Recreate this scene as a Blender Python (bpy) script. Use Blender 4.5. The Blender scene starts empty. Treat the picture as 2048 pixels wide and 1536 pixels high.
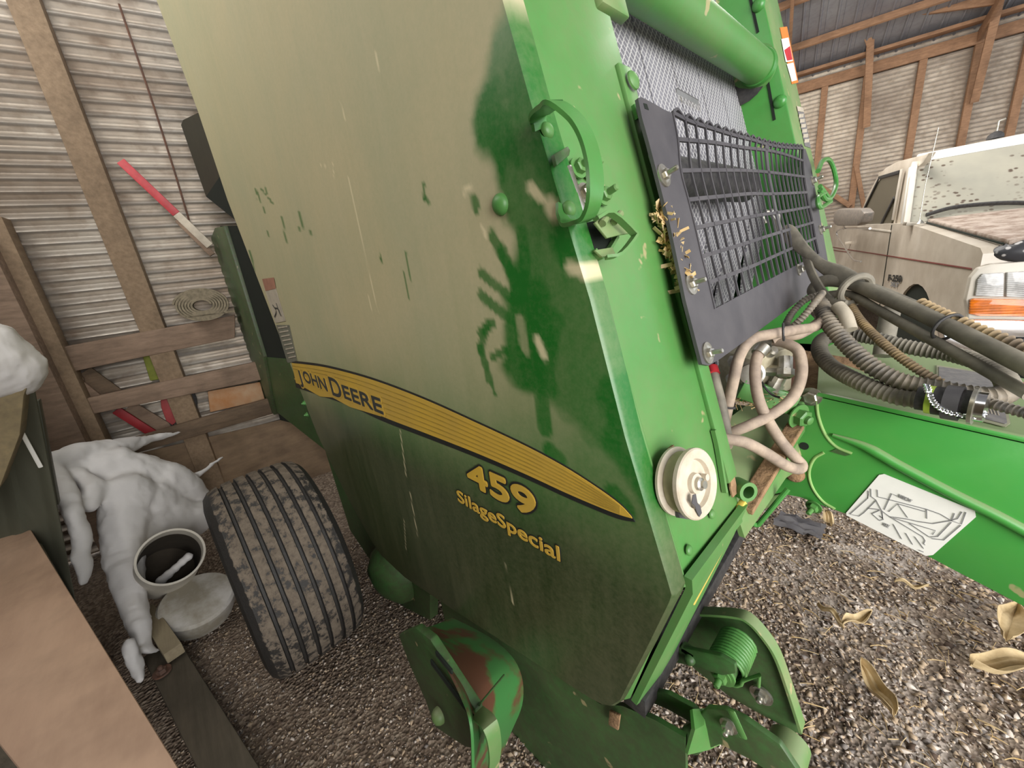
import bpy, bmesh, math, random
from mathutils import Vector, Matrix, noise
from mathutils.geometry import intersect_line_plane
random.seed(7)
V = Vector
scene = bpy.context.scene
COL = scene.collection
PI = math.pi

# ------------------------------------------------------------------ camera
# measured from the photograph: focal length 780 px on a 2048x1536 frame
FPX = 780.0
H = 1.5                      # eye height of the photographer
UP = -V((316., 2522., 780.)).normalized()
YC = V((883., -368., 780.)); YC -= UP * YC.dot(UP); YC.normalize()
XC = YC.cross(UP)
M = Matrix((XC, YC, UP))     # camera frame (x right, y down, z forward) -> world
CAM = V((0, 0, H))
cd = bpy.data.cameras.new('camera'); cam = bpy.data.objects.new('camera', cd); COL.objects.link(cam)
cd.sensor_width = 36.0; cd.sensor_fit = 'HORIZONTAL'; cd.lens = FPX / 2048 * 36.0
cd.clip_start = 0.02; cd.clip_end = 200
R3 = Matrix((M @ V((1, 0, 0)), M @ V((0, -1, 0)), M @ V((0, 0, -1)))).transposed()
cam.matrix_world = Matrix.Translation(CAM) @ R3.to_4x4()
scene.camera = cam

def ray(px, py): return M @ V((px - 1024., py - 768., FPX))
def hit(px, py, p, n):
    d = ray(px, py); t = (V(p) - CAM).dot(V(n)) / d.dot(V(n)); return CAM + d * t
def HX(px, py, x): return hit(px, py, (x, 0, 0), (1, 0, 0))
def HY(px, py, y): return hit(px, py, (0, y, 0), (0, 1, 0))
def HZ(px, py, z): return hit(px, py, (0, 0, z), (0, 0, 1))
YP = .44                                     # side shield plane of the baler
FA = V((-.207, 0, 1.016)); FB = V((-.427, 0, 1.817)); FU = (FB - FA).normalized(); FN = V((FU.z, 0, -FU.x))
def F1(px, py, off=0.): return hit(px, py, FA + FN * off, FN)
def FP(y, z, off=0.):                        # point on the raked front plane at height z
    t = (z - FA.z) / FU.z; return FA + FU * t + FN * off + V((0, y, 0))
wl = ray(2290, 368); wl.z = 0; wl.normalize(); NL = V((wl.y, -wl.x, 0)); PLW = V((-3.5, 0, 0))
def WL(px, py, off=0.): return hit(px, py, PLW + NL * off, NL)
wr = ray(-150, 672); wr.z = 0; wr.normalize(); NR = V((-wr.y, wr.x, 0)); NR = NR if NR.y < 0 else -NR; PRW = V((0, 11, 0))
def WR(px, py, off=0.): return hit(px, py, PRW + NR * off, NR)

# ------------------------------------------------------------------ materials
def nt(name):
    m = bpy.data.materials.new(name); m.use_nodes = True
    t = m.node_tree; b = t.nodes['Principled BSDF']; return m, t, b
def N(t, k, **kw):
    n = t.nodes.new(k)
    for a, v in kw.items():
        if a.startswith('i_'):
            n.inputs[int(a[2:]) if a[2:].isdigit() else a[2:].replace('_', ' ')].default_value = v
        else: setattr(n, a, v)
    return n
def coords(t, scale=(1, 1, 1)):
    g = N(t, 'ShaderNodeNewGeometry'); mp = N(t, 'ShaderNodeMapping'); mp.inputs['Scale'].default_value = scale
    t.links.new(g.outputs['Position'], mp.inputs['Vector']); return mp.outputs['Vector']
def noise_n(t, vec, scale, detail=6, rough=.6):
    n = N(t, 'ShaderNodeTexNoise'); n.inputs['Scale'].default_value = scale; n.inputs['Detail'].default_value = detail
    n.inputs['Roughness'].default_value = rough; t.links.new(vec, n.inputs['Vector']); return n.outputs['Fac']
def ramp(t, fac, stops):
    r = N(t, 'ShaderNodeValToRGB'); e = r.color_ramp.elements
    while len(e) < len(stops): e.new(.5)
    for i, (p, c) in enumerate(stops):
        e[i].position = p; e[i].color = (c, c, c, 1) if not hasattr(c, '__len__') else (*c, 1)
    t.links.new(fac, r.inputs[0]); return r.outputs[0]
def mix(t, f, a, b, mode='MIX'):
    m = N(t, 'ShaderNodeMix', data_type='RGBA', blend_type=mode)
    for s, v in ((0, f), (6, a), (7, b)):
        if hasattr(v, 'links') or isinstance(v, bpy.types.NodeSocket): t.links.new(v, m.inputs[s])
        elif hasattr(v, '__len__'): m.inputs[s].default_value = (*v, 1)
        else: m.inputs[s].default_value = v
    return m.outputs[2]
def bump(t, b, h, strength=.3, dist=.01):
    n = N(t, 'ShaderNodeBump'); n.inputs['Strength'].default_value = strength; n.inputs['Distance'].default_value = dist
    t.links.new(h, n.inputs['Height']); t.links.new(n.outputs[0], b.inputs['Normal'])
def simple(name, c, rough=.5, metal=0., var=.25, scale=20, bmp=0., vscale=(1, 1, 1), c2=None, coat=0.):
    m, t, b = nt(name); v = coords(t, vscale); n = noise_n(t, v, scale)
    c2 = c2 or tuple(x * (1 - var) for x in c)
    f = ramp(t, n, [(.35, 0.), (.65, 1.)])
    t.links.new(mix(t, f, c, c2), b.inputs['Base Color'])
    b.inputs['Roughness'].default_value = rough; b.inputs['Metallic'].default_value = metal
    b.inputs['Coat Weight'].default_value = coat
    if bmp: bump(t, b, n, bmp, .01)
    return m
GREEN = (.032, .215, .033); TAN = (.40, .32, .20)
def paint(name, dust=.3, chips=.15, base=GREEN, rough=.38, updust=.0):
    m, t, b = nt(name); v = coords(t)
    n1 = noise_n(t, v, 2.5, 8, .62); n2 = noise_n(t, v, 45, 5, .7); n3 = noise_n(t, v, 17, 3, .5)
    film = ramp(t, n1, [(.3, dust * .25), (.7, min(1, dust * 1.3))])
    c = mix(t, film, base, TAN)
    c = mix(t, ramp(t, n2, [(.40, 0.), (.75, .30)]), c, (.05, .30, .06))
    if updust:
        g = N(t, 'ShaderNodeNewGeometry'); s = N(t, 'ShaderNodeSeparateXYZ'); t.links.new(g.outputs['Normal'], s.inputs[0])
        c = mix(t, ramp(t, s.outputs[2], [(.35, 0.), (.95, updust)]), c, (.27, .30, .17))
    ch = ramp(t, n3, [(.70 - chips * .3, 0.), (.73 - chips * .3, 1.)])
    mul = N(t, 'ShaderNodeMath', operation='MULTIPLY'); t.links.new(ch, mul.inputs[0]); mul.inputs[1].default_value = .7
    c = mix(t, mul.outputs[0], c, (.46, .36, .20))
    t.links.new(c, b.inputs['Base Color'])
    t.links.new(ramp(t, n1, [(.3, rough), (.7, min(1, rough + dust * .5))]), b.inputs['Roughness'])
    bump(t, b, n2, .06, .004); return m
M_green = paint('green_paint', .22, .05)
M_greenclean = paint('green_paint_glossy', .10, .02, rough=.28)
M_greendusty = paint('green_paint_dusty', .45, .18, updust=.55)
M_greendark = paint('green_paint_dark', .14, .0, base=(.008, .062, .011), rough=.45)  # same paint with a much darker base green and little dust
M_tongue = paint('tongue_paint', .12, .0, base=(.034, .30, .040), rough=.35, updust=.75)
M_black = simple('black_rubber', (.022, .021, .023), .62, bmp=.2, scale=60, c2=(.05, .047, .045))
M_guard = simple('grey_black_guard_rubber', (.055, .052, .058), .55, scale=9, c2=(.085, .08, .085), bmp=.05)
M_void = simple('void_shade', (.006, .012, .006), .9)  # near-black paints in the shade of holes, slots, gaps and recesses
M_hose = simple('dusty_tan_hose', (.44, .345, .26), .75, scale=30, c2=(.27, .21, .165), bmp=.15)
M_hosegrey = simple('dusty_black_hose', (.27, .245, .19), .7, scale=12, c2=(.11, .10, .08), bmp=.15)
M_convol = simple('dusty_loom_tube', (.26, .22, .165), .6, scale=25, c2=(.08, .074, .065))
M_convolt = simple('tan_loom_tube', (.42, .30, .15), .7, scale=25, c2=(.16, .12, .08))
M_zinc = simple('zinc_metal', (.55, .54, .50), .35, .85, scale=40, c2=(.36, .33, .25))
M_alu = simple('cast_valve_metal', (.50, .46, .34), .5, .4, scale=30, c2=(.33, .29, .19), bmp=.2)
M_cream = simple('cream_plastic', (.62, .565, .46), .55, scale=30, c2=(.50, .42, .31))
M_creamdark = simple('cream_plastic_groove', (.42, .37, .22), .6, scale=30)
M_dirt = simple('dried_tan_mud', (.38, .235, .12), .95, scale=35, c2=(.22, .13, .07), bmp=.9)
M_rust = simple('rust_brown_steel', (.16, .075, .045), .8, scale=30, c2=(.10, .06, .045), bmp=.3)
M_pinkrust = simple('worn_rust_pink', (.22, .12, .10), .7, scale=20)
M_yellow = simple('yellow_decal', (.66, .43, .055), .45, scale=6, c2=(.56, .37, .07))
M_decalblack = simple('decal_black', (.022, .024, .022), .5)
M_decalletter = simple('decal_letter_grey', (.045, .05, .045), .5)
M_white = simple('white_decal', (.88, .87, .82), .5, var=.05)
M_ink = simple('decal_ink', (.22, .22, .23), .6)
M_dwhite = simple('dusty_white_sticker', (.52, .46, .36), .7)
M_dred = simple('dusty_red_sticker', (.42, .20, .13), .7)
M_red = simple('red_sticker', (.55, .03, .04), .5)
M_orange = simple('orange_sticker', (.85, .25, .04), .5)
M_greydecal = simple('grey_warning_decal', (.13, .125, .13), .6, scale=60, c2=(.2, .19, .18))
M_snow = simple('snow', (.66, .64, .63), .8, scale=12, var=.06, bmp=.15)
M_straw = simple('dry_straw', (.55, .36, .13), .8, scale=30, c2=(.62, .50, .30))
M_lime = simple('lime_tape', (.45, .62, .07), .5)
M_chip = simple('gravel', (.30, .22, .155), .9, scale=60, c2=(.60, .50, .40))
M_chrome = simple('chrome', (.80, .82, .84), .18, 1., scale=3, var=.1)
M_truck = simple('cream_truck_paint', (.60, .54, .455), .42, scale=3.5, c2=(.45, .39, .315), coat=.3)
M_truckwhite = simple('pale_truck_trim', (.86, .85, .80), .45, scale=4, var=.1)
M_trucktrim = simple('dusty_pillar_paint', (.62, .57, .49), .45, scale=6, var=.15)
M_glassdark = simple('dusty_side_glass', (.10, .09, .06), .25, scale=5, var=.2)
M_pinstripe = simple('pinstripe_red', (.24, .07, .06), .5)
def windshield_mat():
    m, t, b = nt('dirty_windshield'); v = coords(t); v2 = coords(t, (1, 1, 1.5))
    n = noise_n(t, v, 3, 4); vo = N(t, 'ShaderNodeTexVoronoi'); vo.inputs['Scale'].default_value = 19; t.links.new(v2, vo.inputs['Vector'])
    c = mix(t, ramp(t, n, [(.3, 0.), (.7, 1.)]), (.30, .29, .24), (.38, .36, .29))
    msk = noise_n(t, v, 2.6, 2)
    sp = mix(t, ramp(t, vo.outputs['Distance'], [(.20, 1.), (.34, 0.)]), (0, 0, 0), ramp(t, msk, [(.44, 0.), (.54, 1.)]))
    c = mix(t, sp, c, (.11, .08, .06)); t.links.new(c, b.inputs['Base Color']); b.inputs['Roughness'].default_value = .35
    return m
M_wind = windshield_mat()
def speck_mat():
    m, t, b = nt('black_with_snow_flecks'); v = coords(t); vo = N(t, 'ShaderNodeTexVoronoi'); vo.inputs['Scale'].default_value = 24; t.links.new(v, vo.inputs['Vector'])
    t.links.new(mix(t, ramp(t, vo.outputs['Distance'], [(.22, 1.), (.32, 0.)]), (.03, .03, .035), (.45, .43, .42)), b.inputs['Base Color']); return m
M_speck = speck_mat()
def hood_mat():
    m, t, b = nt('dirty_hood'); v = coords(t); n = noise_n(t, v, 9, 8, .7)
    t.links.new(mix(t, ramp(t, n, [(.4, 0.), (.62, 1.)]), (.50, .42, .36), (.23, .16, .12)), b.inputs['Base Color']); b.inputs['Roughness'].default_value = .6; return m
M_hood = hood_mat()
def wood(name, c1, c2, scale=3., ang=0., grain=(1, 14, 14), bmp=.35):
    m, t, b = nt(name); v = coords(t)
    g = N(t, 'ShaderNodeMapping'); g.inputs['Scale'].default_value = grain; g.inputs['Rotation'].default_value = (0, 0, ang)
    tc = N(t, 'ShaderNodeTexCoord'); t.links.new(tc.outputs['Object'], g.inputs['Vector'])
    n = noise_n(t, g.outputs[0], scale, 8, .65); n2 = noise_n(t, v, 5, 4)
    c = mix(t, ramp(t, n, [(.3, 0.), (.7, 1.)]), c1, c2)
    c = mix(t, ramp(t, n2, [(.45, 0.), (.75, .5)]), c, tuple(x * .5 for x in c2))
    t.links.new(c, b.inputs['Base Color']); b.inputs['Roughness'].default_value = .85; bump(t, b, n, bmp, .006); return m
M_stud = wood('weathered_stud_wood', (.33, .235, .15), (.21, .145, .09))
M_studR = wood('brown_framing_wood', (.44, .25, .14), (.27, .15, .085))
M_plank = wood('old_plank_wood', (.34, .235, .165), (.19, .13, .09), grain=(14, 1, 14))
M_plankd = wood('dark_plank_wood', (.20, .135, .085), (.10, .07, .045), grain=(14, 1, 14))
M_ply = wood('bare_plywood', (.66, .45, .32), (.52, .34, .24), scale=1.4, grain=(2, 9, 9), bmp=.08)
M_plyold = wood('stained_plywood', (.33, .23, .14), (.20, .135, .085), scale=2, grain=(9, 2, 9))
M_timber = wood('grey_timber', (.17, .14, .10), (.10, .085, .06))
M_crate = wood('tan_crate_wood', (.27, .21, .11), (.18, .14, .08))
M_ribbed = simple('grey_green_ribbed_metal', (.12, .12, .085), .55, .2, scale=8, vscale=(1, 1, .2), c2=(.085, .085, .06))
def metal_sheet(name, c1, c2, c3, rough=.32):
    m, t, b = nt(name); v = coords(t, (1, 1, 1.3)); v2 = coords(t)
    n = noise_n(t, v, 1.3, 8, .65); n2 = noise_n(t, v2, 14, 5)
    c = mix(t, ramp(t, n, [(.38, 0.), (.62, 1.)]), c1, c2); c = mix(t, ramp(t, n2, [(.5, 0.), (.8, .6)]), c, c3)
    t.links.new(c, b.inputs['Base Color']); b.inputs['Metallic'].default_value = .7
    t.links.new(ramp(t, n2, [(.3, rough), (.8, rough + .25)]), b.inputs['Roughness']); return m
M_sheet = metal_sheet('galvanised_corrugated_steel', (.66, .62, .56), (.46, .40, .34), (.27, .19, .13))
M_sheetR = metal_sheet('galvanised_corrugated_steel_far', (.72, .66, .58), (.50, .44, .38), (.35, .27, .2))
M_roof = metal_sheet('dull_galvanised_roof', (.42, .43, .46), (.33, .33, .36), (.3, .28, .28), .5)
def floor_mat():
    m, t, b = nt('chip_strewn_earth'); v = coords(t)
    n = noise_n(t, v, 2.2, 8); n2 = noise_n(t, v, 60, 6, .7); vo = N(t, 'ShaderNodeTexVoronoi'); vo.inputs['Scale'].default_value = 75; t.links.new(v, vo.inputs['Vector'])
    c = mix(t, ramp(t, n2, [(.35, 0.), (.7, 1.)]), (.085, .058, .042), (.31, .235, .17))
    c = mix(t, ramp(t, vo.outputs['Color'], [(.55, 0.), (.75, .7)]), c, (.36, .29, .22))
    sx_ = N(t, 'ShaderNodeSeparateXYZ'); t.links.new(v, sx_.inputs[0]); gx = N(t, 'ShaderNodeMapRange'); gx.inputs[1].default_value = -.8; gx.inputs[2].default_value = .1; t.links.new(sx_.outputs[0], gx.inputs[0])
    mm = N(t, 'ShaderNodeMath', operation='MULTIPLY'); t.links.new(ramp(t, n, [(.46, 0.), (.62, .85)]), mm.inputs[0]); t.links.new(gx.outputs[0], mm.inputs[1])
    c = mix(t, mm.outputs[0], c, (.56, .50, .45))
    t.links.new(c, b.inputs['Base Color']); b.inputs['Roughness'].default_value = .9
    bump(t, b, vo.outputs['Distance'], .8, .012); return m
M_floor = floor_mat()
M_snowground = simple('snowy_yard', (.82, .83, .86), .9, scale=2, var=.05)
def belt_mat():
    m, t, b = nt('diamond_belt'); g = N(t, 'ShaderNodeNewGeometry'); s = N(t, 'ShaderNodeSeparateXYZ'); t.links.new(g.outputs['Position'], s.inputs[0])
    def lin(a, bb):
        q = N(t, 'ShaderNodeMath', operation='MULTIPLY'); t.links.new(s.outputs[1], q.inputs[0]); q.inputs[1].default_value = a
        r = N(t, 'ShaderNodeMath', operation='MULTIPLY_ADD'); t.links.new(s.outputs[2], r.inputs[0]); r.inputs[1].default_value = bb; t.links.new(q.outputs[0], r.inputs[2])
        w = N(t, 'ShaderNodeMath', operation='PINGPONG'); t.links.new(r.outputs[0], w.inputs[0]); w.inputs[1].default_value = 1.
        return w.outputs[0]
    a = lin(88, 88); c = lin(-88, 88)
    mx = N(t, 'ShaderNodeMath', operation='MAXIMUM'); t.links.new(a, mx.inputs[0]); t.links.new(c, mx.inputs[1])
    f = ramp(t, mx.outputs[0], [(.72, 0.), (.86, 1.)])
    n = noise_n(t, coords(t), 5, 4)
    c1 = mix(t, ramp(t, n, [(.35, 0.), (.65, 1.)]), (.20, .195, .22), (.13, .125, .14))
    t.links.new(mix(t, f, c1, (.46, .45, .45)), b.inputs['Base Color']); b.inputs['Roughness'].default_value = .7
    bump(t, b, f, .5, .003); return m
M_belt = belt_mat()
def tyre_mat():
    m, t, b = nt('muddy_tyre'); v = coords(t); n = noise_n(t, v, 30, 8, .75); n2 = noise_n(t, v, 4, 4)
    g = N(t, 'ShaderNodeAttribute', attribute_name='mud')
    ad = N(t, 'ShaderNodeMath', operation='ADD'); t.links.new(g.outputs['Fac'], ad.inputs[0]); t.links.new(n, ad.inputs[1])
    f = ramp(t, ad.outputs[0], [(.95, 0.), (1.12, 1.)])
    mud = mix(t, ramp(t, n, [(.3, 0.), (.62, 1.)]), (.07, .054, .040), (.19, .155, .118))
    t.links.new(mix(t, f, (.030, .028, .026), mud), b.inputs['Base Color']); t.links.new(ramp(t, f, [(0., .5), (1., .95)]), b.inputs['Roughness'])
    bump(t, b, n, .7, .006); return m
M_tyre = tyre_mat()
def panel_mat():
    m, t, b = nt('dusty_side_shield_paint'); a = N(t, 'ShaderNodeAttribute', attribute_name='dust'); v = coords(t); vs = coords(t, (1, 1, .12))
    n = noise_n(t, v, 110, 4, .7); n1 = noise_n(t, v, 3, 6); ns = noise_n(t, vs, 26, 5, .6)
    c = mix(t, ramp(t, n1, [(.3, 0.), (.7, 1.)]), (.012, .125, .015), (.017, .155, .021))
    gr = N(t, 'ShaderNodeAttribute', attribute_name='grime'); c = mix(t, gr.outputs['Fac'], c, (.019, .027, .010))
    s1 = N(t, 'ShaderNodeMath', operation='MULTIPLY_ADD'); t.links.new(n, s1.inputs[0]); s1.inputs[1].default_value = .22; t.links.new(a.outputs['Fac'], s1.inputs[2])
    s2 = N(t, 'ShaderNodeMath', operation='MULTIPLY_ADD'); t.links.new(ns, s2.inputs[0]); s2.inputs[1].default_value = .18; t.links.new(s1.outputs[0], s2.inputs[2])
    s3 = N(t, 'ShaderNodeMath', operation='SUBTRACT', use_clamp=True); t.links.new(s2.outputs[0], s3.inputs[0]); s3.inputs[1].default_value = .20
    tan = mix(t, ramp(t, n1, [(.35, 0.), (.7, 1.)]), (.52, .455, .27), (.46, .43, .265))
    c = mix(t, s3.outputs[0], c, tan)
    sc = N(t, 'ShaderNodeAttribute', attribute_name='scratch'); c = mix(t, sc.outputs['Fac'], c, (.75, .66, .42))
    t.links.new(c, b.inputs['Base Color']); t.links.new(ramp(t, s3.outputs[0], [(0., .30), (1., .72)]), b.inputs['Roughness']); return m
M_panel = panel_mat()
def emis(name, c, s):
    m, t, b = nt(name); b.inputs['Base Color'].default_value = (*c, 1); b.inputs['Emission Color'].default_value = (*c, 1); b.inputs['Emission Strength'].default_value = s; return m
def lens_mat(name, c, scale):
    m, t, b = nt(name); v = coords(t); w = N(t, 'ShaderNodeTexWave', bands_direction='Z'); w.inputs['Scale'].default_value = scale; t.links.new(v, w.inputs['Vector'])
    n = noise_n(t, v, 12, 3)
    t.links.new(mix(t, ramp(t, n, [(.35, 0.), (.65, 1.)]), c, tuple(x * .55 for x in c)), b.inputs['Base Color'])
    b.inputs['Roughness'].default_value = .12; b.inputs['Coat Weight'].default_value = .8; bump(t, b, w.outputs['Fac'], .6, .01); return m
M_lens = lens_mat('clear_headlight_lens', (.75, .74, .72), 26)
M_amber = lens_mat('amber_lens', (.85, .20, .005), 18)

# ------------------------------------------------------------------ builders
WORG = {}
def newell(ps):
    n = V((0, 0, 0))
    for i, a in enumerate(ps):
        b = ps[(i + 1) % len(ps)]
        n += V(((a.y - b.y) * (a.z + b.z), (a.z - b.z) * (a.x + b.x), (a.x - b.x) * (a.y + b.y)))
    return n.normalized()
def frame(ax):
    ax = V(ax).normalized(); u = ax.orthogonal().normalized(); return u, ax.cross(u), ax
def catmull(ps, k=8):
    ps = [V(p) for p in ps]
    if len(ps) < 3: return [ps[0].lerp(ps[-1], i / k) for i in range(k + 1)]
    q = [ps[0] * 2 - ps[1]] + ps + [ps[-1] * 2 - ps[-2]]; out = []
    for i in range(1, len(q) - 2):
        a, b, c, d = q[i - 1:i + 3]
        for j in range(k):
            s = j / k
            out.append(.5 * ((2 * b) + (c - a) * s + (2 * a - 5 * b + 4 * c - d) * s * s + (3 * b - a - 3 * c + d) * s ** 3))
    out.append(ps[-1]); return out
class B:
    def __init__(s): s.bm = bmesh.new()
    def plate(s, ps, th, bev=0., n=None):
        ps = [V(p) for p in ps]; nn = V(n).normalized() if n is not None else newell(ps); c = sum(ps, V()) / len(ps)
        if n is None and nn.dot(c - CAM) < 0: nn = -nn
        a = [s.bm.verts.new(p) for p in ps]; b = [s.bm.verts.new(p + nn * th) for p in ps]; fs = []
        fs.append(s.bm.faces.new(a)); fs.append(s.bm.faces.new(b[::-1])); k = len(ps)
        for i in range(k): fs.append(s.bm.faces.new((a[i], b[i], b[(i + 1) % k], a[(i + 1) % k])))
        bmesh.ops.recalc_face_normals(s.bm, faces=fs)
        if bev:
            es = list({e for f in fs[:2] for e in f.edges} | {e for f in fs for e in f.edges})
            bmesh.ops.bevel(s.bm, geom=es, offset=bev, segments=2, affect='EDGES', profile=.5)
        return s
    def box(s, c, size, rot=None, bev=0.):
        c = V(c); R = rot or Matrix.Identity(3); hx, hy, hz = (x / 2 for x in size); vs = []
        for x in (-hx, hx):
            for y in (-hy, hy):
                for z in (-hz, hz): vs.append(s.bm.verts.new(c + R @ V((x, y, z))))
        fs = [s.bm.faces.new([vs[i] for i in f]) for f in ((0, 1, 3, 2), (4, 6, 7, 5), (0, 4, 5, 1), (2, 3, 7, 6), (0, 2, 6, 4), (1, 5, 7, 3))]
        bmesh.ops.recalc_face_normals(s.bm, faces=fs)
        if bev: bmesh.ops.bevel(s.bm, geom=list({e for f in fs for e in f.edges}), offset=bev, segments=2, affect='EDGES', profile=.5)
        return s
    def beam(s, a, b, w, h, side=None, bev=.003):
        a, b = V(a), V(b); d = (b - a); L = d.length; d.normalize(); u = V(side) if side is not None else V((0, 0, 1))
        u = u - d * u.dot(d)
        if u.length < 1e-4: u = d.orthogonal()
        u.normalize(); w2 = d.cross(u); R = Matrix((d, w2, u)).transposed()
        return s.box((a + b) / 2, (L, w, h), R, bev)
    def sweep(s, ps, r, n=14, smooth=8, closed=False, rib=0., pitch=.006, cap=True, flat=None, side=None):
        ps = catmull(ps, smooth) if smooth else [V(p) for p in ps]
        if rib:
            L = [0.]
            for a, b in zip(ps, ps[1:]): L.append(L[-1] + (b - a).length)
            k = int(L[-1] / (pitch / 3)); q = []; j = 0
            for i in range(k + 1):
                t = L[-1] * i / k
                while j < len(L) - 2 and L[j + 1] < t: j += 1
                f = (t - L[j]) / max(1e-9, L[j + 1] - L[j]); q.append(ps[j].lerp(ps[j + 1], f))
            ps = q
        rings = []; u = None; m = len(ps)
        for i, p in enumerate(ps):
            d = (ps[min(i + 1, m - 1)] - ps[max(i - 1, 0)]).normalized()
            if u is None:
                u = V(side) if side is not None else d.orthogonal()
            u = (u - d * u.dot(d)).normalized(); w = d.cross(u)
            rr = r(i / (m - 1)) if callable(r) else r
            if rib: rr *= (1 + rib) if (i % 3) == 0 else (1 - rib)
            ry = rr if flat is None else flat
            rings.append([s.bm.verts.new(p + u * math.cos(2 * PI * k / n) * rr + w * math.sin(2 * PI * k / n) * ry) for k in range(n)])
        for a, b in zip(rings, rings[1:]):
            for k in range(n): s.bm.faces.new((a[k], a[(k + 1) % n], b[(k + 1) % n], b[k]))
        if closed:
            a, b = rings[-1], rings[0]
            for k in range(n): s.bm.faces.new((a[k], a[(k + 1) % n], b[(k + 1) % n], b[k]))
        elif cap: s.bm.faces.new(rings[0][::-1]); s.bm.faces.new(rings[-1])
        return s
    def ribbon(s, ps, w, th, wdir, smooth=8):     # flat bar along a path, width along wdir
        ps = catmull(ps, smooth) if smooth else [V(p) for p in ps]; m = len(ps); W = V(wdir).normalized(); rings = []
        for i, p in enumerate(ps):
            d = (ps[min(i + 1, m - 1)] - ps[max(i - 1, 0)]).normalized(); ww = (W - d * W.dot(d)).normalized(); t = d.cross(ww)
            rings.append([s.bm.verts.new(p + ww * a * w / 2 + t * b * th / 2) for a, b in ((-1, -1), (1, -1), (1, 1), (-1, 1))])
        for a, b in zip(rings, rings[1:]):
            for k in range(4): s.bm.faces.new((a[k], a[(k + 1) % 4], b[(k + 1) % 4], b[k]))
        s.bm.faces.new(rings[0][::-1]); s.bm.faces.new(rings[-1]); return s
    def lathe(s, c, ax, prof, n=32, cap=True):    # prof: (radius, height along axis)
        c = V(c); u, w, a = frame(ax); rings = []
        for r, h in prof: rings.append([s.bm.verts.new(c + a * h + (u * math.cos(2 * PI * k / n) + w * math.sin(2 * PI * k / n)) * max(r, 1e-5)) for k in range(n)])
        for p, q in zip(rings, rings[1:]):
            for k in range(n): s.bm.faces.new((p[k], p[(k + 1) % n], q[(k + 1) % n], q[k]))
        if cap: s.bm.faces.new(rings[0][::-1]); s.bm.faces.new(rings[-1])
        return s
    def bolt(s, c, ax, r=.012, l=.02):            # washer, hex nut and stud end
        s.lathe(c, ax, [(r * 1.5, 0), (r * 1.5, .003)], 20)
        s.lathe(c, ax, [(r, .003), (r * 1.02, .003 + r * .8), (r * .8, .003 + r * .95)], 6)
        s.lathe(c, ax, [(r * .5, .003), (r * .5, l), (r * .35, l + .002)], 12); return s
    def dome(s, c, ax, r, h):
        return s.lathe(c, ax, [(r, 0), (r * .95, h * .4), (r * .7, h * .8), (r * .3, h), (0, h)], 20)
    def grid(s, rows, th=0., nrm=None):           # rows of points -> surface (thickened away from the camera)
        vs = [[s.bm.verts.new(p) for p in r] for r in rows]; fs = []
        for a, b in zip(vs, vs[1:]):
            for k in range(len(a) - 1): fs.append(s.bm.faces.new((a[k], a[k + 1], b[k + 1], b[k])))
        if th:
            bmesh.ops.recalc_face_normals(s.bm, faces=fs)
            bmesh.ops.solidify(s.bm, geom=fs, thickness=th)
        return s
def finish(mesh, smooth=True, ang=35):
    if smooth:
        mesh.polygons.foreach_set('use_smooth', [True] * len(mesh.polygons)); mesh.set_sharp_from_angle(angle=math.radians(ang))
def obj(name, b, mat, parent=None, label=None, cat=None, group=None, kind=None, smooth=True, ang=35):
    me = bpy.data.meshes.new(name)
    if isinstance(b, B):
        bmesh.ops.recalc_face_normals(b.bm, faces=b.bm.faces[:]) if not getattr(b, 'raw', False) else None
        b.bm.to_mesh(me); b.bm.free()
    else: me = b
    for m in (mat if isinstance(mat, (list, tuple)) else [mat]): me.materials.append(m)
    finish(me, smooth, ang)
    xs = [v.co for v in me.vertices]
    lo = V((min(v.x for v in xs), min(v.y for v in xs), min(v.z for v in xs))); hi = V((max(v.x for v in xs), max(v.y for v in xs), max(v.z for v in xs)))
    org = V(((lo.x + hi.x) / 2, (lo.y + hi.y) / 2, lo.z if parent is None else (lo.z + hi.z) / 2))
    me.transform(Matrix.Translation(-org)); o = bpy.data.objects.new(name, me); COL.objects.link(o)
    if parent is not None: o.parent = parent; o.location = org - WORG[parent.name]
    else: o.location = org
    WORG[o.name] = org; props(o, label, cat, group, kind); return o
def props(o, label=None, cat=None, group=None, kind=None):
    for k, v in (('label', label), ('category', cat), ('group', group), ('kind', kind)):
        if v: o[k] = v
def thing(name, loc, label, cat, group=None):
    o = bpy.data.objects.new(name, None); o.location = loc; o.empty_display_size = .1; COL.objects.link(o); WORG[o.name] = V(loc); props(o, label, cat, group); return o
def sub(name, loc):
    o = thing(name, loc, None, None); o.parent = bal; o.location = V(loc) - BO; return o
def struct(name, b, mat, **k): return obj(name, b, mat, kind='structure', **k)
def text_mesh(s, size, bold=.0, ext=.0006, spacing=1., sx=1.):
    c = bpy.data.curves.new('txt', 'FONT'); c.body = s; c.size = size; c.extrude = ext; c.offset = bold; c.space_character = spacing; c.resolution_u = 5
    o = bpy.data.objects.new('txt', c); COL.objects.link(o); dg = bpy.context.evaluated_depsgraph_get()
    me = bpy.data.meshes.new_from_object(o.evaluated_get(dg)); bpy.data.objects.remove(o); me.transform(Matrix.Diagonal((sx, 1, 1, 1))); return me
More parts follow.
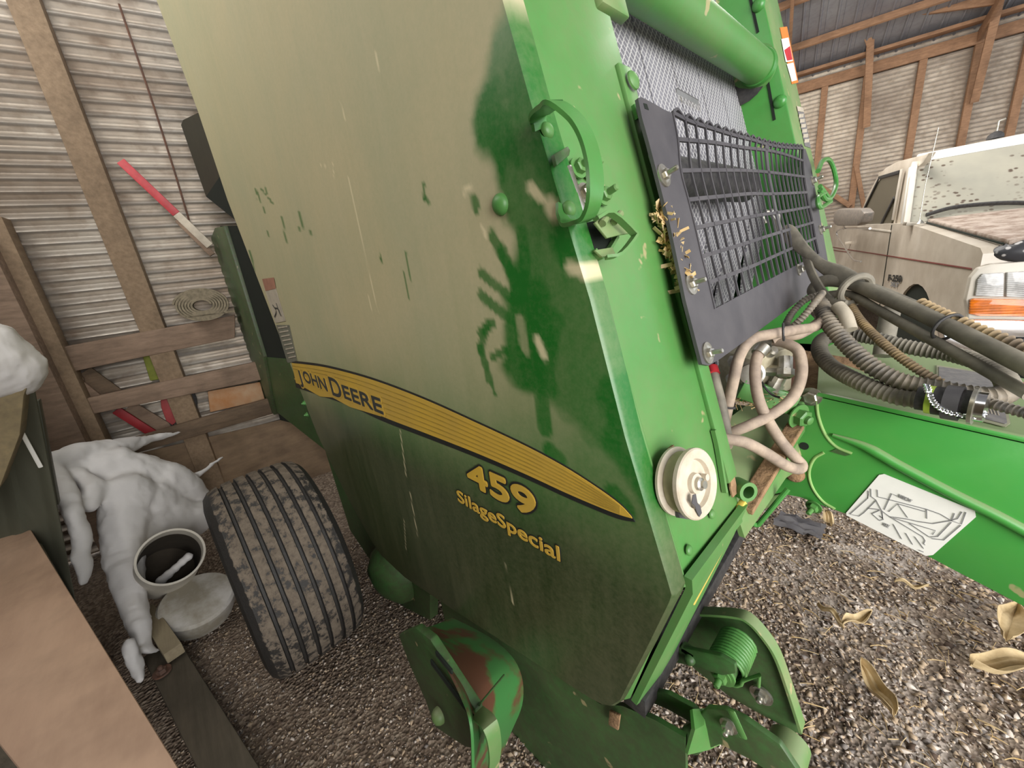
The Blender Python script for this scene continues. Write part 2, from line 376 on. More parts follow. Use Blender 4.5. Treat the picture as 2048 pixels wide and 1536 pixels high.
def place_text(name, s, size, origin, right, upv, mat, parent, bold=0., width=None, spacing=1., label=None, halo=0., ext=.0003):
    me = text_mesh(s, size, bold, ext, spacing=spacing)
    if halo and width:
        w = max(v.co.x for v in me.vertices) - min(v.co.x for v in me.vertices); me.transform(Matrix.Diagonal((width / w, 1, 1, 1))); width = None
        bmh = bmesh.new()
        for k in range(13):
            h_ = halo if k < 12 else 0; sh = V((h_ * math.cos(k * PI / 6), h_ * math.sin(k * PI / 6), k * .00004)); me.transform(Matrix.Translation(sh)); bmh.from_mesh(me); me.transform(Matrix.Translation(-sh))
        me = bpy.data.meshes.new('halo'); bmh.to_mesh(me); bmh.free()
    r = V(right).normalized(); u = V(upv); u = (u - r * u.dot(r)).normalized(); n = r.cross(u)
    if width:
        w = max(v.co.x for v in me.vertices) - min(v.co.x for v in me.vertices); me.transform(Matrix.Diagonal((width / w, 1, 1, 1)))
    Mx = Matrix((r, u, n)).transposed().to_4x4(); Mx.translation = V(origin); me.transform(Mx); return obj(name, me, mat, parent, label, smooth=False)

# ------------------------------------------------------------------ the shed
def inpoly(x, y, ps):
    c = False; j = len(ps) - 1
    for i in range(len(ps)):
        a, b = ps[i], ps[j]
        if (a[1] > y) != (b[1] > y) and x < (b[0] - a[0]) * (y - a[1]) / (b[1] - a[1]) + a[0]: c = not c
        j = i
    return c
def fbm(x, y, z=0., s=1.): return noise.fractal(V((x * s, y * s, z)), .9, 2.1, 5)
b = B(); nx, ny = 150, 130; x0, x1, y0, y1 = -3.9, 5.0, -2.2, 12.5; rows = []
def ground_z(x, y): return .018 * fbm(x, y, 3.3, 1.1) + .006 * fbm(x, y, 9., 7.)
for i in range(nx + 1):
    fx = i / nx; x = x0 + (x1 - x0) * fx
    rows.append([V((x, y0 + (y1 - y0) * (j / ny) ** 1.5, ground_z(x, y0 + (y1 - y0) * (j / ny) ** 1.5))) for j in range(ny + 1)])
b.grid(rows); struct('floor', b, M_floor)
b = B(); b.box((30, 5, -.06), (50, 60, .06)); struct('trim_40', b, M_snowground, label='snowy yard outside the open end')
PERL = .068
def corrugated(p0, dirv, nrm, length, z0, z1, period, amp, cols=24, jit=.0):
    b = B(); rows = []; k = int((z1 - z0) / period * 8)
    for i in range(k + 1):
        z = z0 + (z1 - z0) * i / k; r = []
        for j in range(cols + 1):
            u = length * j / cols
            off = amp * math.sin(2 * PI * z / period) + jit * fbm(u, z, 1., .9)
            r.append(p0 + dirv * u + nrm * off + V((0, 0, z)))
        rows.append(r)
    b.grid(rows); return b
corner = hit(0, 0, (0, 0, 0), (0, 0, 1))
# intersection of both walls
# the left wall is framed square to the baler's rear; farther back it runs on straight to the corner
KN = PLW + wl * 3.2; CORN = V((KN.x - .35, 0, 0)); t = (PRW - V((CORN.x, 0, 0))).dot(NR) / NR.y; CORN = V((CORN.x, t, 0)); d2 = (CORN - KN); L2 = d2.length; d2.normalize()
p0 = PLW - wl * 3.2; struct('wall_left', corrugated(p0, wl, NL, 6.4, 0, 5.0, PERL, .0165, 40, .012), M_sheet)
struct('wall_left_far', corrugated(KN, d2, V((d2.y, -d2.x, 0)), L2, 0, 5.0, PERL, .013, 6, .0), M_sheet)
e0 = CORN.copy(); struct('wall_right', corrugated(e0, -wr, NR, 9.2, 0, 4.35, .070, .017, 30, .003), M_sheetR)
# unseen walls added behind the camera to keep the lower side shield dark
b = B(); b.plate([(-3.9, -1.15, 0), (-.86, -1.15, 0), (-.86, -1.15, 2.8), (-3.9, -1.15, 2.8)], .03, n=(0, -1, 0)); struct('shade_wall_back', b, M_plankd); b = B(); b.plate([(-.9, -.62, 0), (1.25, -.62, 0), (1.25, -.62, 2.8), (-.9, -.62, 2.8)], .03, n=(0, -1, 0)); b.plate([(-.9, -1.17, 0), (-.9, -.62, 0), (-.9, -.62, 2.8), (-.9, -1.17, 2.8)], .03, n=(1, 0, 0)); struct('shade_wall_near', b, M_plankd)
# roof: rises from the eave of the far wall towards the ridge, then falls to the near wall
ED = -wr; up_in = (NR * math.cos(math.radians(21)) + V((0, 0, 1)) * math.sin(math.radians(21)))
EAVE = WR(1603, 170, .0); EAVE = V((e0.x, e0.y, EAVE.z + .10))
def roof_sheet(p0, along, up, n, L, W, pitch=.23):
    b = B(); k = int(L / pitch); xs = []
    for i in range(k):
        for f, h in ((0, 0), (.38, 0), (.44, .02), (.5, .02), (.56, 0), (.78, 0), (.8, .008), (.82, 0)): xs.append(((i + f) * pitch, h))
    rows = [[p0 + along * x + up * w + n * h for x, h in xs] for w in (0, W)]; b.grid(rows); return b
rn = ED.cross(up_in); rn = rn if rn.z > 0 else -rn
struct('ceiling', roof_sheet(EAVE - ED * .3, ED, up_in, -rn, 9.6, 7.6), M_roof)
top = EAVE + up_in * 7.6
b = B(); b.plate([top - ED * .3, top + ED * 9.3, V((4.6, -3.0, 4.0)), V((-4.4, -3.2, 4.0))], .03); struct('ceiling_slope', b, M_roof)
# gable above the left wall
b = B(); b.plate([CORN + V((0, 0, 4.9)), CORN + V((0, 0, 5.0)) + NR * .2, PLW - wl * 3.2 + V((0, 0, 5.0)), PLW - wl * 3.2 + V((0, 0, 4.9))], .02)
b.bm.free()
tn = [0]
def trim(b, m, **k): tn[0] += 1; return struct('trim_%d' % tn[0], b, m, **k)
# far wall framing: studs, top plate, purlins, braces (traced on the wall plane, real lumber sizes)
def stud(px0, py0, px1, py1, off, w=.055, d=.09, zb=None, m=M_studR, F=WR, nrm=None):
    a = F(px0, py0, off); c = F(px1, py1, off)
    if zb is not None:
        k = (zb - a.z) / (c.z - a.z); c = a + (c - a) * k
    bb = B(); bb.beam(a, c, d, w, side=(wr if F is WR else wl), bev=.004); return trim(bb, m)
for x0_, y0_, x1_, y1_ in ((1650, 172, 1633, 318), (1735, 150, 1714, 390), (1847, 116, 1818, 315), (1960, 85, 1922, 290), (2072, 30, 2046, 250)):
    a = WR(x0_, y0_, .06); bb = B(); bb.beam(a + V((0, 0, .12)), V((a.x, a.y, 0)), .09, .10, side=wr); trim(bb, M_studR)
a = WR(1585, 180, .10); c = WR(2090, 40, .10); a.z = c.z = (a.z + c.z) / 2
bb = B(); bb.beam(a - ED * 2.5 * 0, c + ED * 1.5, .05, .17, side=(0, 0, 1)); trim(bb, M_studR)      # top plate
bb = B(); bb.beam(a + NR * .14 + V((0, 0, .20)), c + ED * 1.5 + NR * .14 + V((0, 0, .20)), .18, .05, side=(0, 0, 1)); trim(bb, M_studR)
for w in (.95, 1.9, 2.85, 3.8, 4.8, 5.8, 6.8):                              # purlins under the roof sheets
    q = EAVE + up_in * w - rn * .07; bb = B(); bb.beam(q - ED * .2, q + ED * 9.2, .045, .11, side=rn); trim(bb, M_studR)
for x in (0.8, 3.3, 5.7, 8.1):                                              # rafters
    q = EAVE + ED * x - rn * .19; bb = B(); bb.beam(q + up_in * .05, q + up_in * 7.5, .045, .16, side=rn); trim(bb, M_studR)
# knee posts and braces standing on the studs
bb = B(); bb.beam(WR(1747, -60, .55), WR(1733, 255, .22), .05, .10, side=wr); trim(bb, M_studR)
bb = B(); bb.beam(WR(1700, -30, .75), WR(1741, 92, .42), .05, .09, side=wr); trim(bb, M_studR)
bb = B(); bb.beam(WR(2004, -20, .55), WR(1948, 205, .2), .05, .10, side=wr); trim(bb, M_studR)
bb = B(); bb.beam(WR(1570, 66, .7), WR(1727, 42, .6), .05, .10, side=(0, 0, 1)); trim(bb, M_studR)
bb = B(); bb.beam(WR(1727, 40, .6), WR(2000, 0, .6), .05, .10, side=(0, 0, 1)); trim(bb, M_studR)
bb = B(); bb.beam(WR(1583, 55, .9), WR(1645, -10, .9), .05, .10, side=(0, 0, 1)); trim(bb, M_studR)
bb = B(); bb.beam(WR(1640, 372, .15), WR(1700, 412, .15), .05, .08, side=(0, 0, 1)); trim(bb, M_studR)
bb = B(); bb.beam(WR(1712, 330, .12), WR(1728, 415, .12), .05, .07, side=wr); trim(bb, M_studR)
# left wall studs
a = WL(51, 0, .07); c = WL(253, 525, .07)
bb = B(); bb.beam(V((a.x, (a.y + c.y) / 2, 4.9)), V((c.x, (a.y + c.y) / 2, 0)), .09, .125, side=wl); trim(bb, M_stud)
a = WL(45, 600, .10); bb = B(); bb.beam(V((a.x, a.y, 2.05)), V((a.x, a.y, 0)), .10, .16, side=wl); trim(bb, M_stud)
a = WL(0, 600, .16); bb = B(); bb.beam(V((a.x, a.y, 1.95)), V((a.x, a.y, 0)), .14, .16, side=wl); trim(bb, M_plank)

bb = B(); bb.sweep([WL(238, 8, .022), WL(300, 190, .022), WL(345, 330, .022), WL(378, 440, .022)], .006, 6); trim(bb, M_rust)
# ------------------------------------------------------------------ boards and odds along the left wall
def wboard(name, tl, tr, br, bl, off, th, mat, label, cat='board', group=None):
    bb = B(); pts = [WL(*p, off) for p in (tl, tr, br, bl)]; bb.plate(pts, th, .006); return obj(name, bb, mat, label=label, cat=cat, group=group)
wboard('plank', (75, 703), (470, 630), (470, 676), (80, 757), .12, .04, M_plank, 'wide weathered plank nailed across the corrugated wall, the topmost one, with a knot')
wboard('plank', (85, 650 + 38), (108, 683), (112, 702), (82, 706), .15, .03, M_plankd, 'short dark plank scrap on top of the upper plank at the left post')
wboard('plank', (75, 818), (520, 722), (522, 760), (80, 850), .14, .04, M_plank, 'second weathered plank across the wall, below the topmost plank')
wboard('plank', (210, 893), (545, 795), (552, 826), (235, 918), .16, .04, M_plankd, 'third and lowest plank across the wall, dark with a broken left end')
wboard('orange_board', (415, 783), (520, 764), (530, 800), (420, 825), .10, .012, simple('faded_orange_board', (.42, .17, .05), .8, scale=6, c2=(.50, .33, .20)), 'faded orange board behind the planks at the right end of the wall')
wboard('plywood_sheet', (200, 925), (655, 818), (690, 1010), (300, 1110), .05, .012, M_plyold, 'stained brown plywood sheet standing behind the tyre below the lowest plank', 'plywood')
wboard('green_board', (285, 714), (313, 708), (330, 757), (300, 762), .03, .02, simple('yellow_green_paint', (.24, .27, .04), .7), 'yellow-green painted board end between the two upper planks')
bb = B(); bb.plate([WL(320, 790, .07), WL(342, 786, .07), WL(356, 815, .07), WL(357, 840, .07), WL(345, 851, .07), WL(332, 842, .07), WL(322, 815, .07)], .02, .006)
obj('paddle', bb, simple('faded_red_paint', (.42, .07, .07), .6), label='faded red rounded paddle blade hanging below the middle plank', cat='paddle')
bb = B(); bb.beam(WL(232, 820, .09), WL(308, 868, .09), .02, .05, side=(0, 0, 1)); obj('red_bar', bb, simple('red_iron', (.30, .015, .02), .6), label='dark red iron bar slanting down below the middle plank', cat='bar')
bb = B(); bb.beam(WL(125, 745, .06), WL(195, 800, .06), .03, .07, side=(0, 0, 1)); obj('brace_board', bb, M_plank, label='pale slanting brace board under the left end of the top plank', cat='board')
bb = B(); bb.beam(WL(165, 745, .045), WL(235, 795, .045), .02, .10, side=(0, 0, 1)); obj('brace_board', bb, M_plankd, label='dark slanting brace board right of the pale brace', cat='board')
bb = B(); bb.beam(WL(255, 815, .05), WL(345, 868, .05), .02, .10, side=(0, 0, 1)); obj('brace_board', bb, M_plank, label='brown slanting brace board behind the red paddle', cat='board')
bb = B(); bb.beam(WL(95, 760, .06), WL(140, 930, .06), .02, .30, side=wl); obj('board_panel', bb, M_plankd, label='dark brown board panel behind the planks beside the left post', cat='board')
bb = B(); bb.sweep([WL(375, 770, .05) + V((0, 0, .0)), WL(390, 800, .05), WL(385, 840, .05), WL(355, 862, .05), WL(340, 845, .05)], .012, 8); obj('old_belt', bb, M_black, label='dark looped belt hanging beside the red paddle', cat='belt')
# rolled belting on the top plank
bb = B(); cpt = WL(405, 610, .16); sp = []
for i in range(170):
    a = i / 170 * 2 * PI * 6.5; r = .045 + .0145 * a / (2 * PI)
    sp.append(cpt + wl * (math.cos(a) * r * 1.05) + V((0, 0, 1)) * math.sin(a) * r * .74)
bb.ribbon(sp, .09, .0115, NL, smooth=0); bb.beam(WL(370, 635, .16), WL(470, 622, .16), .09, .014, side=(0, 0, 1))
obj('rolled_belting', bb, simple('tan_belting', (.30, .25, .17), .85, scale=40, c2=(.18, .15, .10)), label='coil of tan flat belting lying on the topmost plank', cat='belting', ang=60)
# red and white marker stake
r_ = thing('marker_stake', WL(412, 485, .25), 'red and white marker stake leaning against the corrugated wall', 'stake')
bb = B(); bb.beam(WL(241, 322, .18), WL(353, 428, .2), .012, .045, side=V((0, 0, 1))); obj('red_section', bb, simple('marker_red', (.62, .07, .08), .5), r_, label='red upper section')
bb = B(); bb.beam(WL(353, 428, .2), WL(420, 492, .22), .012, .045, side=V((0, 0, 1))); obj('white_section', bb, simple('marker_white', (.66, .58, .46), .6), r_, label='dirty white lower section')
bb = B(); bb.beam(WL(355, 440, .19), WL(425, 510, .19), .03, .035, side=V((0, 0, 1))); obj('wooden_stake', bb, M_plank, label='brown wooden lath behind the white end of the marker stake', cat='stake')

# ------------------------------------------------------------------ the baler
BO = V((-1.2, 1.3, 0))
bal = thing('round_baler', BO, 'large green round baler with yellow side stripe, parked in the shed', 'baler')
# side shield with its dust (an attribute: dirt lies where it lies in the photo)
OUT = [(313, 0), (395, 220), (455, 400), (520, 570), (583, 735), (610, 805), (633, 865), (690, 985), (745, 1085), (762, 1110), (810, 1155), (900, 1215), (1000, 1280), (1100, 1345), (1180, 1396), (1205, 1409), (1222, 1411), (1240, 1400), (1290, 1303), (1338, 1205), (1343, 1190), (1338, 1172), (1250, 875), (1180, 600), (1120, 400), (1060, 200), (1005, 0)]
P = [HY(x, y, YP) for x, y in OUT]
# the left/top edges continue above the picture
topL = P[0] + (P[0] - P[1]) * .25; topR = P[-1] + (P[-1] - P[-3]) * 2.35
topL.z = topR.z = 2.95; topR.x = FP(0, 2.95).x; topL.x = P[0].x - .03
P = [topL] + P + [topR]
def smoothstep(a, b, x): t = max(0, min(1, (x - a) / (b - a))); return t * t * (3 - 2 * t)
clean_px = [(1012, 10), (978, 110), (957, 180), (945, 250), (947, 295), (985, 325), (1003, 360), (1003, 420), (1035, 468), (1030, 500), (1008, 520), (1010, 560), (1000, 600), (1012, 640), (1004, 690), (1000, 730), (1035, 775), (1095, 800), (1120, 840), (1160, 850), (1190, 890), (1220, 905), (1262, 960), (1420, 1300), (1200, 300), (1060, 0)]
CL = [(p.x, p.z) for p in (HY(x, y, YP) for x, y in clean_px)]
def seg_d(px, pz, a, b):
    ax, az = a; bx, bz = b; dx, dz = bx - ax, bz - az; L = dx * dx + dz * dz
    t = max(0, min(1, ((px - ax) * dx + (pz - az) * dz) / L)) if L else 0
    return math.hypot(px - ax - dx * t, pz - az - dz * t)
def pxz(x, y): p = HY(x, y, YP); return (p.x, p.z)
fingers = [((985, 470), (1030, 560), .011), ((962, 545), (1025, 600), .010), ((962, 590), (1020, 640), .011), ((1005, 500), (1040, 600), .013), ((1045, 470), (1050, 560), .014), ((975, 650), (960, 700), .010), ((960, 665), (985, 645), .010), ((958, 690), (975, 760), .007), ((965, 695), (990, 790), .006), ((985, 715), (1010, 700), .008),
    ((515, 385), (530, 425), .007), ((520, 375), (545, 405), .005), ((530, 370), (535, 395), .004), ((512, 380), (515, 400), .006), ((563, 435), (573, 480), .010), ((598, 425), (606, 460), .005), ((597, 455), (601, 475), .005), ((621, 460), (621, 474), .005), ((535, 465), (537, 474), .008), ((500, 505), (508, 535), .016),
    ((848, 368), (850, 398), .005), ((850, 398), (857, 403), .005), ((811, 505), (820, 556), .0035), ((806, 545), (816, 598), .003), ((761, 512), (763, 520), .005), ((948, 395), (952, 415), .010), ((1100, 905), (1118, 920), .020), ((1090, 860), (1085, 800), .018), ((1230, 990), (1250, 1020), .02)]
fing = [(pxz(*a), pxz(*b), r) for a, b, r in fingers]
keep_dust = [((1000, 400), (1005, 430), .018), ((1040, 640), (1050, 700), .012), ((1170, 900), (1120, 860), .05), ((1005, 560), (1012, 590), .006)]
keep = [(pxz(*a), pxz(*b), r) for a, b, r in keep_dust]
scr = [(pxz(*a), pxz(*b), r) for a, b, r in (((697, 355), (735, 535), .0022), ((735, 535), (757, 625), .002), ((737, 590), (743, 622), .002), ((680, 200), (690, 240), .002), ((752, 110), (760, 145), .002), ((665, 320), (668, 355), .0018), ((800, 860), (812, 950), .0022), ((820, 985), (835, 1070), .002), ((808, 1040), (812, 1100), .0015), ((1012, 1130), (1025, 1205), .0016), ((1065, 372), (1110, 425), .004), ((1080, 395), (1060, 375), .006), ((1100, 410), (1108, 425), .010), ((1075, 680), (1088, 712), .007), ((1140, 535), (1160, 540), .008), ((1165, 545), (1185, 550), .008), ((928, 385), (940, 372), .004), ((965, 455), (972, 475), .003), ((640, 330), (655, 333), .001))]
b = B(); f = b.bm.faces.new([b.bm.verts.new(p) for p in P])
xs_ = [p.x for p in P]; zs_ = [p.z for p in P]
def cut(n, ax, lo, hi):
    for i in range(1, n):
        c = lo + (hi - lo) * i / n; co = V((c, 0, 0)) if ax == 0 else V((0, 0, c)); no = V((1, 0, 0)) if ax == 0 else V((0, 0, 1))
        bmesh.ops.bisect_plane(b.bm, geom=b.bm.verts[:] + b.bm.edges[:] + b.bm.faces[:], dist=1e-6, plane_co=co, plane_no=no)
# coarse cells far left, fine cells where the wiped patch is
xa = [min(xs_), -1.2, -.95, max(xs_)]
for i in range(1, 70): 
    c = min(xs_) + (-1.2 - min(xs_)) * i / 70
    bmesh.ops.bisect_plane(b.bm, geom=b.bm.verts[:] + b.bm.edges[:] + b.bm.faces[:], dist=1e-6, plane_co=V((c, 0, 0)), plane_no=V((1, 0, 0)))
for i in range(0, 175):
    c = -1.2 + 1.0 * i / 175
    bmesh.ops.bisect_plane(b.bm, geom=b.bm.verts[:] + b.bm.edges[:] + b.bm.faces[:], dist=1e-6, plane_co=V((c, 0, 0)), plane_no=V((1, 0, 0)))
cut(330, 2, min(zs_), max(zs_))
lay = b.bm.verts.layers.float.new('dust'); lay2 = b.bm.verts.layers.float.new('scratch'); lay3 = b.bm.verts.layers.float.new('grime')
for v in b.bm.verts:
    x, z = v.co.x, v.co.z
    nx_ = .022 * fbm(x, z, 1., 7); nz_ = .022 * fbm(x, z, 5., 7)
    base = .09 + .83 * smoothstep(.92, 1.42, z + .10 * fbm(x, z, 2., 1.6) - .10 * (x + 1.2)) + .03 * fbm(x, z, 7., 3)
    base = max(base, .09 + .5 * smoothstep(-1.6, -2.1, x) * smoothstep(.6, 1.3, z))
    ins = inpoly(x + nx_, z + nz_, CL)
    dmin = min(seg_d(x + nx_, z + nz_, CL[i], CL[i + 1]) for i in range(23))
    e = smoothstep(-.012, .012, dmin if ins else -dmin)
    wiped = .02 + .08 * max(0, fbm(x, z, 4., 9)) + .06 * max(0, fbm(x, z * .3, 14., 14))
    wiped += .12 * smoothstep(.12, .35, fbm(x, z, 21., 5.)) * smoothstep(1.1, 1.3, z)
    d = base * (1 - e) + min(base, wiped, .13) * e
    for a, c, r in keep:
        s = 1 - smoothstep(r * .6, r, seg_d(x + nx_ * .5, z + nz_ * .5, a, c)); d = max(d, s * .62 * base)
    for a, c, r in fing:
        s = 1 - smoothstep(r * .75, r * 1.05, seg_d(x + nx_ * .15, z + nz_ * .15, a, c)); d = d * (1 - .8 * s)
    v[lay] = d
    v[lay3] = .88 * smoothstep(1.20, .92, z + .05 * fbm(x, z, 31., 2.)) * (1 - .35 * e * smoothstep(.8, 1.1, z))
    sv = 0.
    for a, c, r in scr:
        dd = seg_d(x, z, a, c)
        if dd < r * 3: sv = max(sv, (1 - smoothstep(r * .5, r * 1.6, dd)) * .8)
    v[lay2] = sv
# fold the rim back so that the shield has depth
be = [e for e in b.bm.edges if e.is_boundary]; r = bmesh.ops.extrude_edge_only(b.bm, edges=be)
nv = [g for g in r['geom'] if isinstance(g, bmesh.types.BMVert)]; cen = V((-1.3, YP, 1.6))
for v in nv: v.co += V((0, .006, 0)) - (v.co - cen).normalized() * -.005
ne = [g for g in r['geom'] if isinstance(g, bmesh.types.BMEdge) and g.is_boundary]
r = bmesh.ops.extrude_edge_only(b.bm, edges=ne)
for v in [g for g in r['geom'] if isinstance(g, bmesh.types.BMVert)]: v.co += V((0, .03, 0))
shield = obj('side_shield', b, M_panel, bal, ang=50)
SH = shield
# stripe: yellow band with dark border, follows traced curve on the shield plane
up_e = [(583, 726), (640, 733), (700, 747), (762, 766), (850, 800), (950, 845), (1050, 892), (1130, 935), (1200, 980), (1240, 1010), (1262, 1033)]
lo_e = [(592, 766), (640, 782), (700, 803), (762, 832), (850, 866), (950, 905), (1050, 948), (1130, 985), (1200, 1015), (1240, 1030), (1264, 1037)]
def bandmesh(up, lo, y, th=.0012):
    A = catmull([HY(x, yy, y) for x, yy in up], 6); C = catmull([HY(x, yy, y) for x, yy in lo], 6); bb = B(); bb.plate(A + C[::-1], th, n=(0, 1, 0)); return bb
def shift(pts, d): return [(x, y + d * (1 - .3 * i / len(pts))) for i, (x, y) in enumerate(pts)]
obj('stripe_border', bandmesh(shift(up_e, -5), [(x, y + 9) for x, y in lo_e[:-1]] + [(1270, 1044)], YP - .0014), M_decalblack, SH)
stripe = obj('stripe', bandmesh(up_e, lo_e, YP - .0024), M_yellow, SH, label='yellow stripe')
bb = B()
for k in range(1, 7):
    f_ = k / 7; pts = [HY(a[0] * (1 - f_) + c[0] * f_, a[1] * (1 - f_) + c[1] * f_, YP - .0030) for a, c in list(zip(up_e, lo_e))[3 if f_ > .3 else 0:10]]
    bb.ribbon(pts, .0028, .0006, (0, 0, 1), 5)
obj('stripe_lines', bb, simple('stripe_line_ochre', (.48, .32, .05), .5), SH)
# lettering on the shield. text runs towards +X (baler front), up is +Z
def stext(name, s, size, px, py, mat, w=None, bold=0., off=.005, sp=1., up=(0, 0, 1), right=(1, 0, 0), par=None):
    return place_text(name, s, size, HY(px, py, YP - off), right, up, mat, par or SH, bold, w, sp)
def pxw(a, b_): return (HY(*b_, YP) - HY(*a, YP)).length
jx0, jx1 = HY(601, 762, YP), HY(762, 826, YP)
JR = (jx1 - jx0).normalized()
# yellow backing tab under the maker's name, then the letters
b2 = B(); b2.plate([HY(*p, YP - .0030) for p in ((588, 757), (600, 770), (640, 793), (665, 795), (700, 814), (762, 833), (764, 815), (640, 770))], .001, n=(0, 1, 0)); obj('stripe_tab', b2, M_yellow, SH)
def LT(name, t, size, x, z, w, mat, off, bold=.0, halo=0., par=None):
    return place_text(name, t, size, V((x, YP - off, z)), (1, 0, 0), (0, 0, 1), mat, SH, bold, w, halo=halo)
for t, size, x, z, w in (('J', .085, -1.905, 1.105, .045), ('OHN', .072, -1.835, 1.120, .283), ('D', .102, -1.508, 1.114, .10), ('EERE', .070, -1.385, 1.122, .30)):
    LT('lettering_edge', t, size, x, z, w, M_yellow, .0036, halo=.010 if t != 'D' else .008)
    LT('lettering', t, size, x, z, w, M_decalletter, .0046, halo=.0019)
LT('model_number_edge', '459', .083, -.684, 1.028, .212, M_decalblack, .0012, halo=.0080)
LT('model_number', '459', .083, -.684, 1.028, .212, M_yellow, .0022, halo=.0034)
LT('series_name_edge', 'SilageSpecial', .0475, -.748, .955, .326, M_decalblack, .0012, halo=.0031)
LT('series_name', 'SilageSpecial', .0475, -.748, .955, .326, M_yellow, .0022, halo=.0011)
# dusty warning sticker on the rear edge of the shield
def splate(name, pts, mat, off, y=YP, par=None, label=None):
    bb = B(); bb.plate([HY(*p, y - off) for p in pts], .0008, n=(0, 1, 0)); return obj(name, bb, mat, par or SH, label=label)
splate('warning_sticker', [(528, 574), (545, 556), (571, 642), (551, 646)], M_dwhite, .002)
splate('warning_sticker_heading', [(524, 558), (547, 555), (551, 577), (531, 582)], M_dred, .003)
bb = B()
for pts in ([(545, 610), (552, 622), (549, 634)], [(552, 606), (558, 624), (562, 632)], [(550, 616), (556, 618), (560, 628)]): bb.ribbon([HY(*p, YP - .004) for p in pts], .006, .0006, (0, 0, 1), 3)
obj('warning_sticker_figure', bb, M_decalletter, SH)
splate('faded_sticker', [(552, 650), (578, 650), (594, 722), (575, 726)], simple('faded_sticker_grey', (.20, .20, .15), .7), .002)
bb = B()
for k in range(8):
    a = HY(556 + 3 * k, 656 + 8.5 * k, YP - .0035); c = HY(574 + 2.4 * k, 653 + 8.5 * k, YP - .0035); bb.beam(a, c, .0008, .006, side=(0, 0, 1), bev=0)
obj('faded_sticker_text', bb, M_dwhite, SH)
# rivets and bolts on the shield
bb = B(); bb.dome(HY(1002, 409, YP), (0, -1, 0), .016, .011); obj('rivet', bb, M_green, SH)
for p in ((610, 806), (615, 829)):
    bb = B(); bb.bolt(HY(*p, YP), (0, -1, 0), .008, .014); obj('bolt', bb, M_green, SH)

# front column: lip of the shield, cover sheet beside it (raked front plane), lower chamfer
def fquad(name, y0, y1, z0, z1, off, th, mat, bev=.004, par=None, label=None):
    bb = B(); bb.plate([FP(y0, z0, off), FP(y1, z0, off), FP(y1, z1, off), FP(y0, z1, off)], th, bev, n=-FN); return obj(name, bb, mat, par or bal, label=label)
fquad('shield_front_lip', .443, .474, 1.02, 2.95, .0, .02, M_green, .006)
bb = B(); bb.sweep([FP(.482, 1.0, -.004), FP(.482, 2.95, -.004)], .006, 10, 1); obj('seal_bead', bb, M_green, bal)
front = obj('front_cover', B().plate([FP(.487, .985, -.004), FP(.735, .965, -.004), FP(.735, 2.95, -.004), FP(.487, 2.95, -.004)], .03, .005, n=-FN), M_green, bal)
fquad('cover_edge_strip', .700, .742, 1.06, 1.80, .004, .012, M_green, .003)
fquad('upper_gusset', .690, .775, 1.885, 2.05, .010, .02, M_greendusty, .004)
for z in (1.64, 1.77, 1.93): 
    bb = B(); bb.dome(FP(.722, z, .009 if z < 1.8 else .012), FN, .016, .008); obj('rivet', bb, M_green, bal)
# lower chamfer sheets
cA, cB_ = HY(1343, 1190, YP), HY(1240, 1402, YP)
e1 = HY(1486, 1010, .735); e2 = HY(1300, 1392, .60)
bb = B(); bb.plate([HY(1352, 1190, .455), HY(1366, 1158, .475), HY(1262, 1398, .475), HY(1246, 1402, .455)], .02, .004, n=(-1, .1, .6)); obj('chamfer_lip', bb, M_green, bal)
bb = B(); bb.grid([[HY(1368, 1152, .48), HY(1482, 1004, .735)], [HY(1370, 1178, .48), HY(1470, 1034, .735)], [HY(1262, 1400, .48), HY(1300, 1372, .60)]], .012); obj('chamfer_sheet', bb, M_green, bal)
bb = B(); bb.beam(HY(1488, 1003, .74), HY(1380, 1205, .56), .012, .02); obj('yellow_string', bb, simple('yellow_twine', (.75, .52, .10), .8), bal, label='yellow twine')
# main near side wall and body behind the shield
ny = YP + .16
bb = B(); bb.plate([V((-2.05, ny, .50)), V((-1.7, ny, .38)), V((-1.2, ny, .40)), V((-.35, ny, .62)), FP(0, 1.0, -.06) + V((0, ny, 0)), FP(0, 2.95, -.06) + V((0, ny, 0)), V((-2.35, ny, 2.95)), V((-2.3, ny, 1.2))], .03, n=(0, 1, 0)); obj('near_side_wall', bb, M_greendark, bal)
bb = B(); bb.plate([V((-2.3, 1.98, .55)), V((-.4, 1.98, .75)), FP(0, 1.0, -.02) + V((0, 1.98, 0)), FP(0, 2.95, -.02) + V((0, 1.98, 0)), V((-2.3, 1.98, 2.95))], .03, n=(0, 1, 0)); obj('far_side_wall', bb, M_greenclean, bal)
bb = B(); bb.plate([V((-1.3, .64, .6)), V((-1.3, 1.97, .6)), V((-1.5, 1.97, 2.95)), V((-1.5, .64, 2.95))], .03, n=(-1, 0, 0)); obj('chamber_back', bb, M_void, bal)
bb = B(); bb.plate([V((-2.4, .6, .62)), V((-.42, .6, .72)), V((-.42, 1.98, .72)), V((-2.4, 1.98, .62))], .03, n=(0, 0, -1)); obj('chamber_floor', bb, M_greendark, bal)
